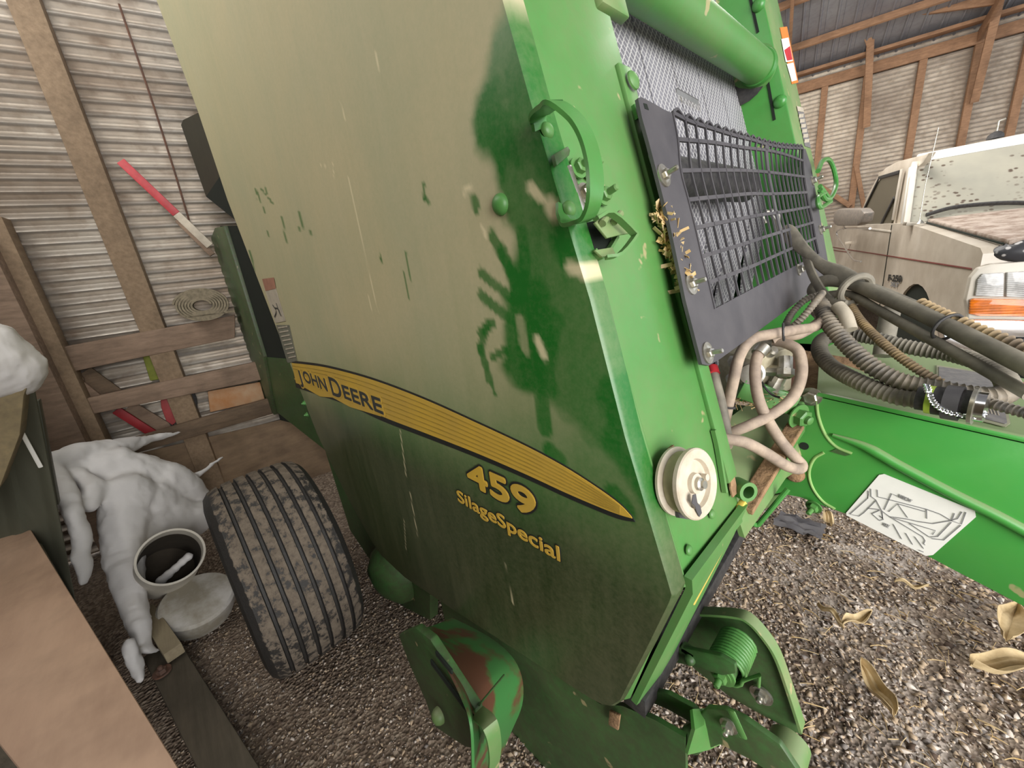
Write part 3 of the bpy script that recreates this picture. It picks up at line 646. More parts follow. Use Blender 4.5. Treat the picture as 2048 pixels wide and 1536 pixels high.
# far inner wall of the chamber front, its front column with stickers
YI = 1.86
fw = obj('far_inner_wall', B().plate([FP(YI, 1.0, .003), FP(YI, 2.95, .003), FP(YI, 2.95, -.9), FP(YI, 1.0, -.9)], .02, .004, n=(0, 1, 0)), M_greenclean, bal)
fcol = fquad('far_front_column', YI + .002, 2.10, 1.05, 2.95, .004, .03, M_greendusty, .006)
def fp(px, py, off): return F1(px, py, off)
def fplate(name, pts, off, mat, par, th=.0008, label=None):
    bb = B(); bb.plate([F1(*p, off) for p in pts], th, n=-FN); return obj(name, bb, mat, par, label=label)
fplate('warning_sticker', [(1560, 55), (1574, 53), (1597, 165), (1584, 168)], .0060, M_orange, fcol)
fplate('warning_sticker_figure', [(1563, 78), (1577, 75), (1586, 122), (1572, 124)], .0072, M_white, fcol)
fplate('warning_sticker_hand', [(1569, 100), (1580, 92), (1585, 119), (1575, 121)], .0084, M_red, fcol)
fplate('warning_sticker_text', [(1574, 128), (1587, 125), (1594, 160), (1584, 163)], .0072, M_white, fcol)
fplate('instruction_sticker', [(1594, 212), (1606, 215), (1622, 296), (1610, 292)], .0060, M_greydecal, fcol)
fplate('instruction_sticker_heading', [(1594, 212), (1606, 215), (1608, 224), (1596, 222)], .0072, M_dwhite, fcol)
bb = B()
for k in range(6):
    a = F1(1598 + 2.2 * k, 232 + 10 * k, .0072); c = F1(1607 + 2.2 * k, 231 + 10 * k, .0072); bb.beam(a, c, .0008, .012, side=(0, 0, 1), bev=0)
obj('instruction_sticker_text', bb, M_dwhite, fcol)
for p in ((1517, 10), (1560, 203)):
    bb = B(); bb.dome(HY(*p, YI), (0, -1, 0), .021, .014); obj('rivet', bb, M_greenclean, fw)
bb = B(); bb.beam(HY(1497, -20, YI - .002), HY(1516, 65, YI - .002), .002, .008, side=(1, 0, 0), bev=0); obj('panel_slot', bb, M_void, fw); bb = B(); bb.beam(HY(1536, 165, YI - .002), HY(1549, 240, YI - .002), .002, .008, side=(1, 0, 0), bev=0); obj('panel_slot', bb, M_void, fw)
# big cross tube with its flange
tc = HY(1513, 133, YI - .03); tr = (HY(1495, 171, YI - .03) - HY(1531, 97, YI - .03)).length / 2
tb0 = V((tc.x, .72, tc.z))
# start follows the picture: measure the near end
na = HY(1249, 51, .80); 
bb = B(); bb.lathe(V((tc.x, .74, tc.z)), (0, 1, 0), [(tr, 0), (tr, YI - .76)], 40); tube_o = obj('cross_tube', bb, M_green, bal)
bb = B(); bb.lathe(V((tc.x, YI - .03, tc.z)), (0, 1, 0), [(tr * 1.08, 0), (tr * 1.12, .012), (tr * 1.12, .028)], 40); obj('tube_collar', bb, M_greenclean, tube_o)
bb = B(); bb.lathe(HY(1505, 140, YI - .010), (0, 1, 0), [(tr * 1.45, 0), (tr * 1.45, .01)], 48); obj('tube_flange', bb, M_green, tube_o)
bb = B(); bb.plate([HY(*p, YI - .013) for p in ((1463, 168), (1478, 176), (1500, 178), (1526, 172), (1514, 188), (1498, 202), (1477, 213), (1470, 190))], .003, n=(0, 1, 0)); obj('black_shim', bb, M_black, bal)
# belts: flat strips behind the opening
for i in range(6):
    a = .745 + .187 * i + .003; c = a + .181; rows = []
    for k in range(34):
        z = .98 + (2.95 - .98) * k / 33; low = smoothstep(1.66, 1.22, z)
        spread = (.035 if i == 5 else -.11 if i == 4 else -.05) * smoothstep(1.62, 1.25, z)
        rows.append([FP(a + spread + (c - a) * s_ / 4, z, -.135 - .12 * low + (.012 * math.sin(z * 9 + i * 2.1) - .02 * math.sin(PI * s_ / 4)) * low) for s_ in range(5)])
    bb = B(); bb.grid(rows, .006); obj('belt', bb, M_belt, bal)
bb = B(); bb.beam(F1(1352, 194, -.132), F1(1396, 217, -.132), .002, .045, side=(0, 0, 1)); 
obj('belt_lacing', bb, simple('belt_lacing_metal', (.25, .25, .25), .5, .3, scale=80, vscale=(1, 6, 1)), bal)
bb = B()
for k in range(24):
    s_ = k / 23; a = F1(1351, 183, -.130).lerp(F1(1398, 206, -.130), s_); c = F1(1355, 201, -.130).lerp(F1(1401, 225, -.130), s_); bb.beam(a, c, .0025, .002, bev=0)
obj('lacing_pins', bb, M_zinc, bal)
# dark roller behind the upper edge of the guard
bb = B(); bb.lathe(FP(.75, 1.655, -.062), (0, 1, 0), [(.045, 0), (.045, .68)], 28); obj('front_roller', bb, M_black, bal)
# chaff packed between cover and guard
bb = B()
for i in range(260):
    s_ = random.random(); p = F1(1316, 420, .012).lerp(F1(1366, 575, .012), s_) + V((random.uniform(-.004, .014), random.uniform(-.012, .012), random.uniform(-.01, .01)))
    d = V((random.gauss(0, 1), random.gauss(0, 1), random.gauss(0, 1))).normalized(); bb.ribbon([p, p + d * random.uniform(.006, .022)], random.uniform(.003, .009), .0008, V((random.gauss(0, 1), random.gauss(0, 1), 1)), 1)
obj('chaff', bb, M_straw, bal, kind='stuff')
# guard: rubber border with a moulded grid, in front of the opening
OFG = .03
rowsP = [
    [(1345, 226), (1379, 243), (1423, 257), (1465, 270), (1507, 281), (1534, 289), (1569, 295), (1606, 297)],
    [(1355, 279), (1431, 286), (1483, 295), (1534, 301), (1569, 309), (1606, 322)],
    [(1361, 342), (1433, 341), (1500, 342), (1547, 346), (1609, 354)],
    [(1376, 400), (1433, 394), (1500, 388), (1547, 388), (1614, 385)],
    [(1390, 456), (1458, 442), (1522, 430), (1557, 425), (1619, 414)],
    [(1403, 513), (1483, 489), (1552, 467), (1626, 445)],
    [(1417, 566), (1431, 560), (1507, 531), (1562, 506), (1631, 476)],
    [(1429, 618), (1500, 580), (1565, 545), (1638, 507)]]
grows = []
for r in rowsP:
    c = catmull([F1(x, y, OFG) for x, y in r], 6); grows.append(c)
yL = [r[0].y for r in grows]; yR = [r[-1].y for r in grows]
def at_y(c, y):
    for a, d in zip(c, c[1:]):
        if a.y <= y <= d.y: return a.lerp(d, (y - a.y) / (d.y - a.y + 1e-9))
    return c[0] if y < c[0].y else c[-1]
guard = sub('net_guard', F1(1420, 730, OFG))
bb = B()
def depth_f(y): return .0
for r in grows[:-1]: bb.ribbon(r, .0075, .004, FU, 0)
NC = 21
for k in range(NC + 1):
    s_ = k / NC; pts = [at_y(c, a + (d - a) * s_) for c, a, d in zip(grows, yL, yR)]
    bb.ribbon(pts, .0045 if k != 12 else .020, .004, (0, 1, 0), 4)
for k in range(NC):                                   # little arches along the top
    a = at_y(grows[0], yL[0] + (yR[0] - yL[0]) * k / NC); d = at_y(grows[0], yL[0] + (yR[0] - yL[0]) * (k + 1) / NC)
    bb.ribbon([a, a.lerp(d, .5) + FU * .012, d], .005, .005, FN, 4)
obj('guard_grid', bb, M_guard, guard)
left_out = [(1276, 196), (1284, 235), (1298, 285), (1311, 335), (1325, 390), (1340, 450), (1357, 530), (1371, 600), (1389, 670), (1404, 728)]
left_in = [(1345, 226), (1355, 279), (1361, 342), (1376, 400), (1390, 456), (1403, 513), (1417, 566), (1429, 618)]
bb = B(); bb.plate([F1(*p, OFG) for p in [(1283, 194), (1310, 208), (1330, 220)] + left_in + [(1500, 580), (1565, 545), (1638, 507), (1631, 476), (1626, 445), (1619, 414), (1614, 385), (1609, 354), (1606, 322), (1606, 297), (1611, 298), (1622, 330), (1638, 420), (1652, 500), (1660, 545), (1650, 562), (1600, 600), (1550, 637), (1490, 682), (1440, 718), (1418, 731)] + left_out[::-1]], .006, n=-FN)
obj('guard_border', bb, M_guard, guard, ang=20)
bb = B(); bb.plate([F1(*p, OFG + .0006) for p in ((1287, 206), (1294, 208), (1298, 220), (1290, 217))], .0006, n=-FN); obj('bolt_hole', bb, M_void, guard)
for p in ((1326, 352), (1381, 568), (1414, 706)):
    bb = B(); c = F1(*p, OFG); bb.bolt(c, FN + V((0, -.15, 0)), .0085, .026); bb.lathe(c, FN, [(.019, 0), (.019, .003)], 20); obj('bolt', bb, M_zinc, guard)
for p in ((1624, 362), (1640, 460), (1596, 540)):
    bb = B(); bb.bolt(F1(*p, OFG), FN, .011, .03); obj('bolt', bb, M_zinc, guard)
# posts that carry the guard
for y in (.745, 1.83):
    bb = B(); bb.beam(FP(y, 1.30, .004), FP(y, 1.70, .004), .03, .02, side=FN); obj('guard_post', bb, M_green, bal)
bb = B(); bb.plate([F1(*p, .01) for p in ((1268, 208), (1284, 205), (1292, 235), (1276, 236))], .01, n=-FN); obj('guard_tab', bb, M_greenclean, bal)

# handle on the cover
handle = sub('shield_handle', F1(1095, 300, .0))
hp = [(1080, 258, .004), (1077, 232, .012), (1098, 212, .05), (1112, 207, .065), (1150, 236, .075), (1175, 280, .08), (1189, 340, .08), (1189, 395, .075), (1178, 430, .06), (1163, 441, .045), (1140, 446, .012), (1130, 432, .004), (1128, 412, .003)]
bb = B(); bb.ribbon([F1(x, y, o) for x, y, o in hp], .026, .005, (0, 1, 0.12), 6); obj('grip', bb, M_greenclean, handle, ang=60)
for p in ((1093, 262), (1137, 418)):
    bb = B(); bb.dome(F1(*p, .006), FN, .011, .008); bb.lathe(F1(*p, .002), FN, [(.015, 0), (.015, .004)], 20); obj('bolt', bb, M_green, handle)
bb = B(); bb.plate([F1(*p, .02) for p in ((1108, 308), (1136, 292), (1141, 300), (1139, 310), (1114, 331))], .006, .001); obj('latch_tongue', bb, M_greendark, handle)
bb = B(); bb.beam(F1(1102, 290, -.002), F1(1116, 332, -.002), .008, .01, side=FN); bb.beam(F1(1120, 345, -.002), F1(1140, 415, -.002), .008, .012, side=FN); obj('latch_slot', bb, M_void, handle)
for p, m in (((1155, 337), M_green), ((1176, 340), M_green), ((1168, 388), M_zinc), ((1205, 392), M_green)):
    bb = B(); bb.bolt(F1(*p, .002), FN + V((0, -.1, 0)), .010, .026); obj('bolt', bb, m, bal)
bb = B(); bb.beam(F1(1135, 330, .006), F1(1172, 440, .006), .006, .014, side=(0, 1, 0)); obj('latch_rod', bb, M_zinc, handle)
# latch bracket below the handle
br = sub('latch_bracket', F1(1220, 480, .0))
bb = B()
for o in (.012, .05):
    d = -o * 90
    bb.ribbon([F1(1177, 440, o), F1(1190, 432, o), F1(1228, 470, o), F1(1229, 480, o), F1(1208, 512, o), F1(1196, 515, o), F1(1187, 500, o)] if o < .03 else [F1(1192, 438, .04), F1(1222, 426, .045), F1(1266, 465, .045), F1(1268, 474, .045), F1(1240, 508, .04), F1(1212, 515, .03)], .010, .004, FN, 3)
obj('bracket_loops', bb, M_green, br)
bb = B(); bb.plate([F1(*p, .03) for p in ((1205, 432), (1232, 437), (1262, 466), (1238, 470), (1215, 476), (1190, 445))], .004, .001); bb.plate([F1(*p, .02) for p in ((1190, 500), (1225, 494), (1232, 508), (1205, 514))], .004, .001); obj('bracket_plate', bb, M_greendusty, br)
bb = B(); bb.plate([F1(*p, .004) for p in ((1172, 446), (1195, 440), (1226, 478), (1205, 508), (1190, 500))], .002); obj('bracket_opening', bb, M_void, br)
for a, c in (((1205, 447), (1217, 428)), ((1228, 444), (1241, 427))):
    bb = B(); bb.sweep([F1(*a, .035), F1(*c, .035)], .005, 10, 1); obj('pin', bb, M_greendusty, br)
# white pulley wheel
pc = F1(1392, 967, .045); PA = (FN + V((0, -.10, -.02))).normalized(); R0 = (F1(1395, 895, .045) - F1(1385, 1037, .045)).length / 2
wh = sub('twine_pulley', pc)
bb = B(); c0 = pc - PA * .034
bb.lathe(c0, PA, [(R0 * .9, 0), (R0 * 1.0, .002), (R0 * 1.0, .006), (R0 * .86, .010), (R0 * .86, .026), (R0 * 1.0, .030), (R0 * 1.0, .036), (R0 * .96, .038), (R0 * .70, .036), (R0 * .66, .030), (R0 * .30, .030), (R0 * .28, .036), (R0 * .18, .037), (.0, .037)], 56); obj('wheel', bb, M_cream, wh)
bb = B(); bb.lathe(c0, PA, [(R0 * .88, .011), (R0 * .875, .025)], 48); obj('groove', bb, M_creamdark, wh)
bb = B(); bb.lathe(c0 + PA * .036, PA, [(.0095, 0), (.0095, .006), (.006, .008), (.006, .012)], 16); obj('hub_bolt', bb, M_zinc, wh)
bb = B(); bb.lathe(F1(1402, 953, .045) + PA * .006, PA, [(.005, -.004), (.005, .004)], 12); obj('pin', bb, M_cream, wh)
bb = B(); bb.plate([hit(*p, c0 + PA * .0395, PA) for p in ((1386, 990), (1392, 988), (1395, 1005), (1401, 1012), (1404, 1026), (1399, 1034), (1394, 1024), (1390, 1012), (1384, 1006))], .001, n=-PA); obj('cut_out', bb, M_guard, wh)
bb = B(); bb.plate([F1(*p, .0) for p in ((1338, 898), (1348, 890), (1352, 960), (1362, 1025), (1350, 1015), (1340, 975), (1336, 930))], .004, n=-FN); obj('mud_ring', bb, M_dirt, wh)
bb = B(); bb.plate([F1(*p, .02) for p in ((1354, 1024), (1378, 1030), (1391, 1041), (1360, 1036))], .006, n=-FN); obj('pulley_foot', bb, M_guard, wh)
for p in ((1423, 1028), (1377, 1100)):
    bb = B(); bb.dome(F1(*p, .0), FN, .0085, .005); obj('rivet', bb, M_green, bal)
bb = B(); bb.ribbon([F1(1427, 860, .002), F1(1436, 900, .002), F1(1450, 985, .002)], .008, .008, (0, 1, 0), 4); obj('cover_rib', bb, M_green, bal)
# pipe eyelet at the lower corner
ec = HY(1488, 980, .74); bb = B(); ex = (CAM - ec).normalized() + V((.9, .1, -.3)); ex.normalize()
bb.lathe(ec, ex, [(.019, -.02), (.019, .012), (.012, .012), (.012, -.02), (.019, -.02)], 28, cap=False); obj('eyelet', bb, M_green, bal)
bb = B(); bb.plate([F1(*p, .003) for p in ((1462, 950), (1470, 955), (1476, 985), (1466, 995), (1461, 975))], .003, n=-FN); bb.plate([F1(*p, .003) for p in ((1452, 905), (1462, 915), (1460, 942), (1454, 935))], .003, n=-FN); obj('mud_patch', bb, M_dirt, bal)

# cross member, deck and tongue
YT = 1.10
cm = sub('cross_member', V((-.3, 1.3, .85)))
bb = B(); bb.plate([HZ(1440, 770, 1.06), HZ(1600, 640, 1.06), V((-.20, 2.05, 1.06)), V((-.62, 2.05, 1.06)), V((-.62, .745, 1.06)), V((-.34, .745, 1.06))], .02, n=(0, 0, -1)); obj('deck_back', bb, M_greendusty, cm)
bb = B(); bb.grid([[V((-.345, .72, 1.055)), V((-.30, 1.3, 1.055)), V((-.28, 2.05, 1.055))], [V((-.205, .72, .985)), V((-.185, 1.3, 1.0)), V((-.17, 2.05, 1.0))], [V((-.19, .72, .94)), V((-.17, 1.3, .96)), V((-.16, 2.05, .96))], [HY(1478, 1018, .75), V((-.155, 1.3, .88)), V((-.15, 2.05, .88))]], .01); obj('deck_slope', bb, M_greendusty, cm)
bb = B(); bb.beam(HY(1487, 1020, .76), HY(1592, 850, 1.06), .034, .015, side=(0, 0, 1)); obj('mud_channel', bb, M_dirt, cm, ang=20)
bb = B(); bb.beam(HZ(1462, 990, .965), HZ(1520, 885, .98), .006, .012, side=(0, 0, 1)); obj('white_cord', bb, M_white, cm)
bb = B(); bb.beam(HY(1503, 1022, .77), HY(1608, 856, 1.08), .006, .02, side=(0, 0, 1)); obj('flange', bb, M_green, cm)
bb = B(); bb.plate([HY(*p, 1.06) for p in ((1592, 806), (1604, 808), (1609, 818), (1600, 850), (1575, 900), (1560, 896), (1575, 850))], .02, .003); obj('bolted_flange', bb, M_green, cm)
bb = B(); bb.bolt(HY(1596, 832, 1.05), (1, -.5, -.1), .020, .03); obj('bolt', bb, M_green, cm)
bb = B(); bb.beam(HY(1470, 780, 1.3), HY(1580, 700, 1.5), .5, .02); obj('deck_floor', bb, M_dirt, cm)
bb = B(); bb.beam(HY(1480, 775, .99), HY(1590, 810, 1.05), .02, .05); obj('deck_rib', bb, M_green, cm)
tongue = sub('tongue', V((.2, 1.25, .75)))
side_px = [(1600, 806), (1622, 786), (1634, 784), (2048, 874), (2120, 890), (2120, 1255), (2048, 1214), (1900, 1137), (1790, 1078), (1690, 1028), (1640, 1010), (1600, 995), (1560, 988), (1530, 992), (1512, 986), (1530, 945)]
SPT = [HY(*p, YT) for p in side_px]
obj('side_plate', B().plate(SPT, .012, .003, n=(0, 1, 0)), M_tongue, tongue)
zt = HY(1634, 784, YT); zt2 = HY(2120, 890, YT); far1 = V((-.16, 1.62, zt.z)); far2 = V((zt2.x, 1.42, zt2.z))
f1_ = HZ(1700, 672, zt.z); f2_ = HZ(2100, 770, zt2.z)
bb = B(); bb.plate([zt + V((0, .0, 0)), zt2, f2_, f1_, HZ(1640, 700, zt.z)], .012, n=(0, 0, -1)); obj('top_plate', bb, M_tongue, tongue)
bb = B(); bb.beam(zt + V((0, .003, -.004)), zt2 + V((0, .003, -.004)), .016, .012, side=(0, 0, 1), bev=.005); obj('top_edge', bb, M_tongue, tongue)
bb = B(); bb.plate([V((zt.x, 1.46, zt.z - .012)), V((zt2.x, 1.40, zt2.z - .012)), V((zt2.x, 1.40, .72)), V((zt.x, 1.46, .84))], .012, n=(0, 1, 0)); obj('far_plate', bb, M_tongue, tongue)
# rolled ridge along the side and curved weld seams
bb = B(); bb.sweep([HY(*p, YT - .004) for p in ((1665, 870), (1730, 893), (1800, 932), (1900, 985), (2000, 1035), (2100, 1090))], lambda s: .004 + .007 * min(1, s * 4), 12); obj('ridge', bb, M_tongue, tongue)
bb = B(); bb.sweep([HY(*p, YT) for p in ((1633, 792), (1636, 830), (1650, 868), (1672, 893), (1704, 907))], .0035, 8); bb.sweep([HY(*p, YT) for p in ((1648, 905), (1628, 918), (1618, 945), (1625, 975), (1645, 1002), (1670, 1018))], .0035, 8); obj('weld_seam', bb, simple('pale_weld_paint', (.30, .50, .16), .6), tongue)
bb = B(); bb.plate([HY(*p, YT - .002) for p in ((1660, 903), (1672, 898), (1700, 910), (1690, 912))], .001, n=(0, 1, 0)); obj('scrape_mark', bb, M_greendark, tongue)
c = HY(1608, 892, YT); bb = B(); bb.lathe(c + V((0, -.001, 0)), (0, 1, 0), [(.010, 0), (.010, .002)], 24); obj('hole', bb, M_void, tongue)
bb = B(); bb.dome(HY(1590, 948, YT), (0, -1, 0), .022, .014); obj('mud_clod', bb, M_dirt, tongue, ang=20)
bb = B(); bb.bolt(HY(1622, 793, YT), (0, -1, 0), .015, .014); obj('bolt', bb, M_zinc, tongue)
# adjustment diagram sticker
dq = [(1768, 948), (1950, 1022), (1952, 1034), (1866, 1110), (1852, 1112), (1693, 1031), (1692, 1026), (1758, 950)]
dg = obj('diagram_sticker', B().plate([HY(*p, YT - .0022) for p in dq], .001, n=(0, 1, 0)), M_white, tongue, label='white diagram sticker')
bb = B()
def cpx(x, y): return (1640 + x / 5.02, 920 + y / 5.02)          # coordinates read off an enlarged view of the sticker
lines = [[(510, 290), (512, 365), (560, 400), (620, 510), (700, 570), (880, 595), (980, 618), (1130, 640), (1310, 610), (1380, 590), (1425, 520)],
    [(575, 300), (580, 370), (700, 400), (1070, 495), (1210, 545), (1320, 610), (1420, 645), (1465, 525)], [(485, 310), (480, 385), (300, 545), (390, 565), (440, 530), (560, 410)],
    [(645, 500), (720, 338), (770, 360)], [(520, 540), (600, 610), (640, 595)], [(520, 540), (600, 505)], [(600, 560), (630, 590), (620, 510)], [(700, 570), (1030, 770), (1055, 810), (1040, 840), (1055, 855)],
    [(740, 585), (1010, 665), (1160, 710), (1130, 750)], [(690, 520), (780, 440), (880, 580)], [(1320, 625), (1180, 770), (1100, 775), (900, 640)], [(1350, 535), (1325, 600)], [(1415, 655), (1240, 805), (1120, 790)], [(480, 485), (600, 500)], [(735, 645), (820, 795)], [(860, 735), (930, 850)], [(950, 770), (1040, 890)], [(1070, 500), (1072, 590)], [(990, 905), (1040, 925)], [(780, 440), (1060, 520)]]
for l in lines: bb.ribbon([HY(*cpx(*p), YT - .0035) for p in l], .0015, .0005, (0, 0, 1), 0)
obj('diagram_lines', bb, M_ink, tongue)
for s_, p, w_ in (('NARROW', (775, 370), 26), ('WIDE', (620, 655), 13)):
    o_ = HY(*cpx(*p), YT - .0035); e_ = HY(*cpx(p[0] + w_ * 5, p[1] + w_ * 5 * .46), YT - .0035); place_text('diagram_word', s_, .013, o_, e_ - o_, (0, 0, 1), M_ink, tongue, 0., (e_ - o_).length)
# grey warning decal and red sticker on the top plate
ztop = (zt.z + zt2.z) / 2
def TT(px, py): return hit(px, py, zt + V((0, 0, .001)), (zt2 - zt).cross(V((0, 1, 0))))
def tplate(name, pts, mat, lift=.0): 
    nn = (zt2 - zt).cross(V((0, 1, 0))).normalized(); nn = nn if nn.z > 0 else -nn
    bb = B(); bb.plate([TT(*p) + nn * (.0015 + lift) for p in pts], .001, n=-nn); return obj(name, bb, mat, tongue)
tplate('decal_border', [(1873, 731), (2000, 750), (2020, 848), (2010, 855), (1882, 822), (1872, 800)], simple('faded_border', (.30, .30, .20), .7))
tplate('warning_decal', [(1877, 735), (1996, 753), (2013, 848), (2008, 850), (1886, 818), (1877, 800)], M_greydecal, .0015)
bb = B()
for k in range(6): bb.beam(TT(1962 + k * 7, 826 + k * 1.6) + V((0, 0, .004)), TT(1955 + k * 7, 808 + k * 1.6) + V((0, 0, .004)), .0015, .0008, bev=0)
obj('decal_text', bb, M_dwhite, tongue)
tplate('red_sticker', [(2035, 764), (2060, 768), (2070, 800), (2040, 792)], M_red)
# hydraulic valve block
vb = sub('valve_block', HY(1500, 745, 1.05))
bb = B(); R_ = Matrix.Rotation(.15, 3, 'X') @ Matrix.Rotation(-.5, 3, 'Z')
vc = HY(1508, 738, 1.08); bb.box(vc, (.11, .12, .12), R_, .006); obj('valve_body', bb, M_alu, vb)
bb = B(); a_ = HY(1500, 745, 1.02); bb.lathe(a_, (.35, -1, .15), [(.030, -.02), (.030, .02), (.024, .022), (.024, .03), (.0, .03)], 28); obj('solenoid', bb, M_zinc, vb)
for p, r_k, ax, l in (((1478, 722), .015, (-.2, -1, .1), .05), ((1474, 755), .013, (-.5, -1, -.2), .05), ((1557, 742), .014, (1, -.1, .1), .05), ((1570, 735), .015, (.2, -.6, -1), .05), ((1556, 762), .014, (-.3, -.4, -1), .07), ((1535, 708), .010, (.6, -.4, .6), .05)):
    bb = B(); c = HY(*p, 1.04); bb.lathe(c, ax, [(r_k, -l / 2), (r_k, l * .1), (r_k * 1.25, l * .1), (r_k * 1.25, l * .4), (r_k * .8, l * .5)], 8 if r_k > .0135 else 16); obj('fitting', bb, M_zinc, vb)
bb = B(); bb.sweep([HY(1523, 762, 1.02), HY(1530, 775, 1.0), HY(1545, 790, 1.0), HY(1560, 795, 1.0)], .0025, 8); obj('wire', bb, M_black, vb)
bb = B(); bb.plate([HY(*p, 1.12) for p in ((1440, 760), (1450, 700), (1560, 690), (1600, 700), (1590, 800), (1470, 790))], .01); obj('valve_mount', bb, M_rust, vb)
bb = B()
for i in range(120):
    p = HY(random.uniform(1470, 1580), random.uniform(785, 812), 1.03 + random.uniform(-.03, .03)); d = V((random.gauss(0, 1), random.gauss(0, 1), random.gauss(0, .3))).normalized(); bb.ribbon([p, p + d * random.uniform(.01, .03)], .0015, .001, (0, 0, 1), 1)
obj('chaff', bb, M_straw, vb, kind='stuff')

# hoses
def hose(name, pts, r, mat, rib=0., label=None, pitch=.007, par=None, n=14):
    bb = B(); bb.sweep([HY(*p) for p in pts], r, n, 8, rib=rib, pitch=pitch); return obj(name, bb, mat, par or bal, label=label, ang=60)
hose('hose', [(1442, 870, .90), (1448, 850, .90), (1465, 770, .90), (1480, 710, .92), (1505, 678, .95), (1545, 668, .98), (1590, 660, 1.05), (1625, 655, 1.12), (1645, 642, 1.15), (1645, 628, 1.2), (1632, 620, 1.25)], .0115, M_hose)
hose('hose', [(1455, 892, .86), (1448, 880, .88), (1458, 868, .86), (1500, 850, .88), (1545, 828, .93), (1585, 795, .98), (1603, 750, 1.02), (1598, 705, 1.04), (1575, 688, 1.05), (1548, 682, 1.06)], .0115, M_hose)
hose('hose', [(1528, 695, .98), (1515, 712, .96), (1510, 745, .95), (1515, 790, .93), (1530, 830, .92), (1560, 880, .93), (1590, 915, .94), (1603, 930, .94), (1596, 938, .92), (1570, 930, .88), (1530, 905, .84), (1490, 885, .80), (1452, 878, .78), (1430, 876, .78)], .0115, M_hose)
hose('hose', [(1425, 738, .92), (1430, 760, .90), (1440, 800, .88), (1450, 850, .86), (1455, 880, .84)], .0115, M_hosegrey)
bb = B(); bb.sweep([HY(1424, 735, .918), HY(1428, 748, .905)], .0128, 14, 1); obj('hose_band', bb, M_red, bal)
hose('hose', [(1543, 680, 1.05), (1560, 672, 1.06), (1600, 668, 1.08), (1640, 640, 1.2), (1628, 620, 1.3)], .0115, M_hose)
for a, c, rr in (((1548, 682, 1.058), (1530, 679, 1.06), .0145), ((1528, 693, .98), (1516, 708, .962), .0145)):
    bb = B(); bb.sweep([HY(*a), HY(*c)], rr, 14, 1); obj('hose_ferrule', bb, M_zinc, bal)
for p, d in (((1567, 664, .99), (1, .2, .1)), ((1452, 812, .895), (.1, .2, 1))):
    bb = B(); c = HY(*p); u, w, a = frame(d); bb.sweep([c + (u * math.cos(t * PI / 8) + w * math.sin(t * PI / 8)) * .018 for t in range(16)], .0025, 6, 0, closed=True); obj('cable_tie', bb, M_black, bal)
hose('loom_tube', [(1640, 588, 1.22), (1610, 600, 1.2), (1585, 625, 1.18), (1572, 650, 1.15), (1580, 656, 1.13), (1605, 635, 1.13), (1630, 605, 1.15), (1645, 585, 1.2)], .0078, M_convol, .10)
hose('loom_tube', [(1640, 600, 1.25), (1655, 640, 1.15), (1690, 685, 1.10), (1740, 730, 1.06), (1800, 762, 1.04), (1880, 778, 1.04), (1960, 792, 1.05), (2005, 790, 1.07), (2022, 772, 1.12)], .0165, M_convol, .09, pitch=.0095)
hose('loom_tube', [(1840, 800, 1.02), (1790, 792, 1.03), (1720, 765, 1.06), (1665, 735, 1.12), (1640, 705, 1.18), (1645, 680, 1.25), (1680, 670, 1.3), (1740, 675, 1.3), (1820, 695, 1.28), (1900, 708, 1.26), (1960, 725, 1.22), (2005, 752, 1.16), (2020, 780, 1.1)], .0165, M_hosegrey, .07, pitch=.0095)
hose('loom_tube', [(1690, 590, 1.28), (1720, 640, 1.2), (1770, 690, 1.12), (1830, 735, 1.07), (1880, 765, 1.05)], .0085, M_convolt, .12)
hose('loom_tube', [(1960, 798, 1.04), (2000, 812, 1.02), (2060, 828, 1.0), (2110, 840, .98)], .009, M_convol, .12)
hose('hose', [(1640, 600, 1.28), (1628, 580, 1.3), (1650, 562, 1.3), (1700, 566, 1.28), (1760, 590, 1.22), (1850, 630, 1.15), (1950, 680, 1.08), (2060, 735, 1.0), (2110, 760, .97)], .0155, M_hosegrey, label='thick dusty black hose on top of the bundle')
hose('hose', [(1650, 590, 1.3), (1700, 590, 1.27), (1760, 622, 1.2), (1850, 672, 1.12), (1950, 728, 1.05), (2060, 790, .98)], .010, M_hosegrey)
hose('hose', [(1680, 560, 1.32), (1740, 575, 1.28), (1850, 622, 1.2), (1950, 668, 1.13), (2080, 735, 1.05)], .012, M_hosegrey)
hose('loom_tube', [(1840, 608, 1.18), (1890, 632, 1.14), (1960, 662, 1.10), (2060, 703, 1.05), (2110, 722, 1.03)], .0115, M_convolt, .14, pitch=.011)
bb = B(); c = HY(1711, 580, 1.24); u, w, a = frame((HY(1760, 600, 1.2) - HY(1700, 575, 1.26)))
bb.sweep([c + (u * math.cos(t * PI / 10) + w * math.sin(t * PI / 10)) * .034 for t in range(20)], .008, 10, 0, closed=True); obj('hose_clamp_ring', bb, M_hosegrey, bal)
bb = B(); c = HY(1895, 655, 1.11); bb.sweep([c + (u * math.cos(t * PI / 10) + w * math.sin(t * PI / 10)) * .026 for t in range(20)], .003, 8, 0, closed=True); obj('cable_tie', bb, M_black, bal)
hose('taped_joint', [(1675, 612, 1.17), (1690, 630, 1.15), (1700, 660, 1.13)], .014, M_dwhite)
